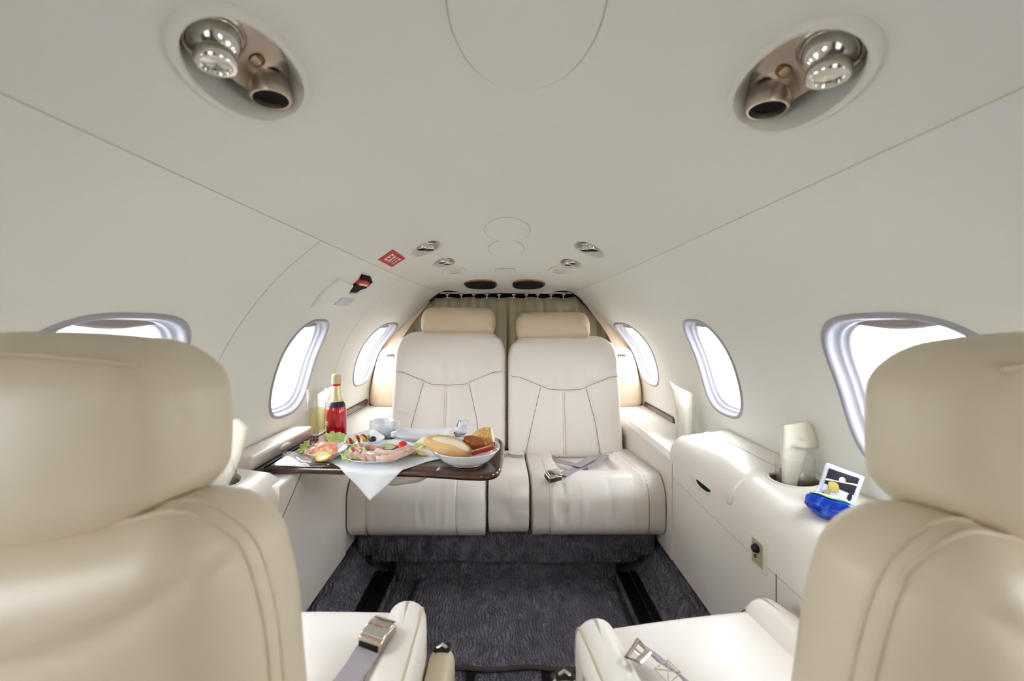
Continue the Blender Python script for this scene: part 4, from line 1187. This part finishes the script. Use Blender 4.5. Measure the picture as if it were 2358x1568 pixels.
# butter dish
lemon(960, 1033, -.308, .017, (-.3, -.3, 1), 'thin lemon wedge at the left of the butter dish')
slice_('butter_curl', 985, 1038, -.309, .020, .010, mat('butter', srgb(244, 226, 130), .45), 'yellow butter curl at the front of the butter dish', 'butter', (.1, -.5, 1), .4, 2, .003)
slice_('butter_curl', 978, 1042, -.312, .016, .007, bpy.data.materials['butter'], 'thin yellow butter shaving, lowest in the butter dish', 'butter', (0, -.7, 1), .5, 5, .002)
slice_('cheese_slice', 975, 1018, -.300, .024, .014, mat('pale_cheese', srgb(240, 230, 190), .5), 'pale cheese slice standing behind the lemon and butter', 'cheese', (-.3, -.9, .6), .3, 4, .003)
slice_('cucumber_piece', 966, 1027, -.303, .012, .006, bpy.data.materials['cucumber_flesh'], 'small green cucumber piece tucked under the cheese slice', 'cucumber', (0, -.7, .8), .3, 6, .002)
# bread
def loafm(c, L, W, H, axis_, seed=0, pinch=.0):
    m = ball((0, 0, 0), 1, 18, amp=.012); ax = Vector(axis_).normalized(); up = Vector((0, 0, 1)); sd = up.cross(ax).normalized(); u2 = ax.cross(sd)
    def tf(p):
        q = abs(p.x)**1.0; e = 1-.12*p.x*p.x
        return Vector(c)+ax*p.x*L+sd*p.y*W*e+u2*p.z*H*e
    return m.xf(tf), (ax, sd, u2)
bc = V(1032, 1029, .905)
m, (ax, sd, u2) = loafm(bc, .060, .026, .0245, (.95, 0, -.27))
br = tag(obj('bread_roll', m, crust), 'oval bread roll split along the top, in front in the bowl', 'bread')
P = [bc+ax*x+sd*(-.0105+.001*math.sin(x*90))+u2*(.0125*math.sqrt(1-(x/.062)**2)) for x in lin(-.040, .050, 16)]
obj('split_crumb', tube(P, [.0001+.0125*math.sin(PI*(k+.5)/16)**.6 for k in range(16)], 12, flat=.95, up=sd), crumb, br)
sc_ = V(1093, 1021, .925)
m, (a2, s2_, u3) = loafm(sc_, .032, .018, .0165, (.9, -.1, -.32))
tag(obj('sausage', m, mat('sausage_brown', srgb(164, 88, 44), .22, coat=.6, var=(srgb(134, 62, 30), 40, .4, .7))), 'shiny brown sausage between the two bread rolls', 'sausage')
rc_ = V(1116, 1005, .965)
m, (a3, s3, u4) = loafm(rc_, .034, .026, .0215, (.93, -.1, .20))
m.v = [p if (p-rc_).dot(a3) < .020 else p-a3*((p-rc_).dot(a3)-.020) for p in m.v]
rr_ = tag(obj('sesame_roll', m, mat('golden_crust', srgb(226, 176, 104), .55, var=(srgb(206, 140, 70), 20, .45, .75))), 'golden sesame roll with a cut end, at the back of the bowl', 'bread')
obj('cut_face', disc(rc_+a3*.0205, .0195, .0165, lambda r, a, x, y: .001*(1-r), a3, seg=30), crumb, rr_, thick=.001)
R = random.Random(4); m = M()
for k in range(170):
    th, ph = R.uniform(.15, 1.5), R.uniform(0, 2*PI)
    x, y, z = math.sin(th)*math.cos(ph), math.sin(th)*math.sin(ph), math.cos(th)
    if x > .5: continue
    e = 1-.12*x*x
    m.merge(ball(rc_+a3*x*.0343+s3*y*.0263*e+u4*z*.0218*e, .0011, 4, (1.6, 1, .6), (a3*x+s3*y+u4*z)))
tag(obj('sesame_seeds', m, mat('sesame', srgb(246, 228, 186), .5), rr_), kind='stuff')
rp = V(1112, 1038, .878)
m = rbox((0, 0, 0), (.026, .009, .0055), .003, 3, 3, lambda p: (p.x, p.y, p.z+.001*math.sin(p.x*300)))
a_ = .28
m.xf(lambda p: rp+Vector((p.x*math.cos(a_)-p.z*math.sin(a_), p.y+.01, p.x*math.sin(a_)+p.z*math.cos(a_))))
ch_ = tag(obj('chocolate_bar', m, mat('red_wrapper', srgb(176, 20, 24), .2, metal=.3, coat=.6)), 'red foil wrapped bar in the bread bowl below the sausage', 'snack')
m = tube([rp+Vector((x, -.001, .0065+x*.29)) for x in lin(-.026, .02, 6)], .0012, 6); obj('gold_edge', m, foil, ch_)
m = rbox((0, 0, 0), (.022, .010, .004), .002, 2, 3).xf(lambda p: V(1118, 1030, .905)+Vector((p.x, p.y, p.z+p.x*.3)))
tag(obj('dark_wrapper', m, mat('dark_foil', srgb(46, 22, 20), .25, metal=.3)), 'dark wrapped piece behind the red bar in the bread bowl', 'snack')
# knife on the left
m = tube([on(652, 1070, ZT+.003), on(790, 1067, ZT+.003)], .0015, 8, flat=.5); m.merge(ball(on(757, 1069, ZT+.003), .004, 8, (1, .8, .5)))
tag(obj('cutlery_sleeve', m, chrome), 'slim shiny cutlery lying near the left front edge of the table', 'cutlery')
pts = lambda u, v: on(650+70*u, 1072-34*v*(1-.15*u), ZT+.004+.006*math.sin(u*PI)*math.sin(v*PI)+.003*math.sin(u*9+v*5))
m = grid(pts, lin(0, 1, 24), lin(0, 1, 16))
tag(obj('clear_wrapper', m, plastic_m, thick=.0003, angle=180), 'crumpled clear plastic wrapper at the left end of the table', 'wrapper')

# ------------------------------------------------------------------ glasses with folded napkins
def tumbler(c, r, h, label):
    pr = [(.0001, .001), (r*.80, .0005), (r*.86, .002), (r*.93, h*.3), (r*.99, h*.7), (r, h), (r-.0012, h+.0004), (r*.96, h*.7), (r*.89, h*.3), (r*.80, .007), (.0001, .006)]
    g = tag(obj('tumbler', lathe(pr, c, seg=48), glass_m), label, 'glass'); m = M()
    for k in range(22):
        a = 2*PI*k/22; m.merge(tube([Vector(c)+Vector((r*.89*math.cos(a), r*.89*math.sin(a), .004)), Vector(c)+Vector((r*.94*math.cos(a+.12), r*.94*math.sin(a+.12), h*.32))], .0016, 6))
    obj('cut_base', m, glass_m, g)
    return g
def napkin(c, s, label, outline, flap, depth=.3, yaw=0):
    """folded paper cone: outline = [(height, left, right)] bottom to top; flap = front fold polygon"""
    secs = []
    for (z, a, b) in outline:
        w_ = (b-a)/2; mid = (a+b)/2; sec_ = []
        for q in lin(0, 2*PI, 25)[:-1]:
            sec_.append((mid+w_*math.cos(q), w_*depth*math.sin(q)+.0015*math.sin(q*3), z+(.004*math.cos(q*1) if z > .12*s else 0)))
        secs.append(sec_)
    tf = lambda p: Vector(c)+Vector((p[0]*math.cos(yaw)-p[1]*math.sin(yaw), p[0]*math.sin(yaw)+p[1]*math.cos(yaw), p[2]))
    n_ = tag(obj('folded_napkin', loft([[tf(p) for p in s_] for s_ in secs]), napk, angle=50), label, 'napkin')
    if flap:
        m = M(); N = len(flap)
        cxm = sum(p[0] for p in flap)/N; czm = sum(p[1] for p in flap)/N
        o = dens(flap, .004); N = len(o)
        for f in (.001, .4, .8, 1):
            for (x, z) in o:
                xx, zz = cxm+(x-cxm)*f, czm+(z-czm)*f
                m.v.append(tf((xx, -.014+.006*(xx/.04)**2, zz)))
        for j in range(3):
            for k in range(N): m.f.append((j*N+k, j*N+(k+1) % N, (j+1)*N+(k+1) % N, (j+1)*N+k))
        obj('fold', m, napk, n_, thick=.0025)
    return n_
g0 = (.602, .815, -.383)
tumbler(g0, .035, .110, 'clear tumbler standing in the right console cup holder')
k_ = .000906
zf = lambda py: (CY-py)*k_-g0[2]; xf_ = lambda px: (px-1830)*k_
o_ = [(zf(1150), xf_(1806), xf_(1824)), (zf(1120), xf_(1803), xf_(1832)), (zf(1085), xf_(1801), xf_(1844)), (zf(1055), xf_(1799), xf_(1854)), (zf(1030), xf_(1797), xf_(1862)), (zf(1005), xf_(1796), xf_(1862)), (zf(975), xf_(1799), xf_(1850))]
napkin(g0, 1, 'cream paper napkin folded to a cone in the right console tumbler', o_, [(xf_(1796), zf(976)), (xf_(1850), zf(966)), (xf_(1883), zf(1020)), (xf_(1864), zf(1029)), (xf_(1836), zf(1027)), (xf_(1815), zf(1022)), (xf_(1795), zf(1035))], .32)
g1 = (-.592, .80, -.383)
tumbler(g1, .035, .110, 'clear tumbler in the left console cup holder, partly behind the headrest')
napkin(g1, 1, 'cream napkin fanned out of the tumbler behind the front left headrest', [(.005, -.02, .0), (.05, -.018, .020), (.09, -.02, .036), (.13, -.03, .050), (.168, -.035, .058), (.186, -.03, .040)], None, .25, .3)
g2 = (.598, 1.30, -.383)
tumbler(g2, .031, .118, 'clear tumbler on the ledge behind the right console')
k2 = 1.30/900; q_ = lambda px: (px-1578)*k2; r_ = lambda py: (CY-py)*k2-g2[2]
secs = []
for t in lin(0, 1, 10):
    s = []
    for u in lin(0, 1, 20):
        x0_, x1_ = q_(1563-22*t*t), q_(1594); x = x0_+(x1_-x0_)*u
        top = r_(876+30*u**.7); z = .008+(top-.008)*t
        s.append(Vector(g2)+Vector((x, -.020*math.sin(u*PI*.9)*(1-.3*t)+.006, z)))
    secs.append(s)
tag(obj('folded_napkin', loft(secs, closed=False, caps=False), napk, thick=.004, angle=60), 'tall curled white napkin in the tumbler behind the right console', 'napkin')
g3 = (-.600, 1.285, -.383)
tumbler(g3, .031, .118, 'clear tumbler on the ledge behind the champagne flute')
secs = []
for t in lin(0, 1, 8):
    s = []
    for u in lin(0, 1, 16):
        x = -.022+(.018+.022*t+.022)*u; z = .008+(.155+.035*u-.008)*t
        s.append(Vector(g3)+Vector((x, -.018*math.sin(u*PI)+.004, z)))
    secs.append(s)
tag(obj('folded_napkin', loft(secs, closed=False, caps=False), napk, thick=.004, angle=60), 'pointed white napkin in the tumbler behind the champagne flute', 'napkin')

# ------------------------------------------------------------------ snack packets in the right tray
c = Vector((.586, .690, -.290)); nrm = Vector((-.45, -.85, .25)).normalized()
o, X, Y, N = basis(c, nrm, Vector((.36, 0, 1)))
def pk(u, v, dz=0, b=.0025): return o+X*u*.027+Y*v*.038+N*(dz+b*math.cos(u*PI/2)*math.cos(v*PI/2)+.0012*math.sin(v*4+u*2))
foilw = mat('white_foil', srgb(226, 228, 238), .25, metal=.4, bump=[('noise', 90, .3, .002)])
m = grid(lambda u, v: pk(u*1.0, v), lin(-1, 1, 14), lin(-1, 1, 16)); 
pp = tag(obj('snack_packet', m, foilw, thick=.004, angle=60), 'white, black and gold snack packet leaning upright against the right wall', 'snack packet')
def pm(poly, mt, nm, dz=.0028):
    cxm = sum(p[0] for p in poly)/len(poly); cym = sum(p[1] for p in poly)/len(poly); mm_ = M(); N_ = len(poly)
    for f in (.001, .5, 1):
        for p in poly: mm_.v.append(pk(cxm+(p[0]-cxm)*f, cym+(p[1]-cym)*f, dz))
    for j in range(2):
        for k in range(N_): mm_.f.append((j*N_+k, j*N_+(k+1) % N_, (j+1)*N_+(k+1) % N_, (j+1)*N_+k))
    return obj(nm, mm_, mt, pp, angle=180)
pr_b = mat('print_black', srgb(34, 34, 44), .35); pr_g = mat('print_gold', srgb(206, 178, 96), .4); pr_w = mat('print_pale', srgb(222, 226, 238), .4); pr_n = mat('print_blue', srgb(50, 70, 170), .4)
pm(dens([(-.78, .86), (.78, .80), (.78, .05), (-.78, .05)], .2), pr_b, 'printed_panel')
pm(dens([(-.78, .05), (.78, .05), (.78, -.85), (-.78, -.85)], .2), pr_w, 'printed_panel', .0027)
pm(ell2 := [(x+.0, y+.5) for x, y in ell(.16, .13, 20)], pr_w, 'printed_seal', .0036)
pm([(-.78, .58), (.78, .30), (.78, .22), (-.78, .50)], pr_w, 'printed_band', .0032)
pm([(x+.28, y+.05) for x, y in ell(.36, .26, 14, 1.3, .4)], pr_g, 'printed_gold', .0036)
pm([(x+.52, y-.30) for x, y in ell(.2, .2, 10, 1.2, .2)], pr_g, 'printed_gold', .0036)
for x_, y_, a, b in ((-.62, -.1, .12, .2), (.68, -.55, .1, .2), (-.4, -.72, .2, .1), (.15, -.55, .14, .2)):
    pm([(x+x_, y+y_) for x, y in ell(a, b, 12)], pr_b, 'printed_mark', .0034)
pm([(-.78, -.3), (-.6, -.45), (-.55, -.85), (-.78, -.85)], pr_n, 'printed_edge', .0033)
c = Vector((.552, .662, -.309))
def bag(p):
    x, y, z = p
    q = (1-(abs(p.x)/.05)**2); z = p.z*(.25+.9*max(0, q)*max(.1, 1-(p.y/.03)**2))+.0015*math.sin(p.x*160+p.y*90)
    return (x, y, z)
m = rbox((0, 0, 0), (.034, .023, .018), .009, 4, (14, 8, 2), bag)
rt = Matrix.Rotation(.75, 3, 'Y') @ Matrix.Rotation(-.9, 3, 'Z')
rt = Matrix.Rotation(-.95, 3, 'Z') @ Matrix.Rotation(-.55, 3, 'X')
bagm = mat('blue_foil_bag', srgb(10, 60, 196), .2, metal=.35, coat=.5, var=(srgb(70, 150, 230), 30, .5, .72, (1, 3, 1)), bump=[('noise', 60, .5, .006)])
bb = tag(obj('snack_bag', m.xf(lambda p: c+rt @ Vector(p)), bagm), 'crumpled shiny blue snack bag in the tray beside the right tumbler', 'snack packet')
def bp_(u, v, h=.0165): return c+rt @ Vector((u, v, bag(Vector((u, v, h)))[2]))
for (v0, v1, nm, mt_b) in ((-.018, -.006, 'pale_stripe', pr_w), (-.022, -.019, 'green_stripe', mat('print_green', srgb(120, 180, 60), .4))):
    obj(nm, grid(lambda u, v: bp_(u, v, .0182), lin(-.026, .028, 12), lin(v0, v1, 4)), mt_b, bb, thick=.0003)
# ------------------------------------------------------------------ to real size, floor at height zero
for me in bpy.data.meshes:
    me.transform(Matrix.Scale(K, 4))
for o in bpy.data.objects:
    for md in o.modifiers:
        if md.type == 'SOLIDIFY': md.thickness *= K
    if o.parent is None:
        o.location = o.location*K+Vector((0, 0, CZ*K))
sc = bpy.context.scene
sc.view_settings.view_transform = 'Standard'; sc.view_settings.look = 'None'; sc.view_settings.gamma = 1
sc.view_settings.use_curve_mapping = False; sc.view_settings.exposure = 1.70
sc.cycles.use_adaptive_sampling = True; sc.cycles.adaptive_threshold = .1; sc.cycles.adaptive_min_samples = 16
sc.cycles.max_bounces = 8; sc.cycles.diffuse_bounces = 6; sc.cycles.glossy_bounces = 3; sc.cycles.transparent_max_bounces = 16
sc.cycles.caustics_reflective = False; sc.cycles.caustics_refractive = False; sc.cycles.sample_clamp_indirect = 8
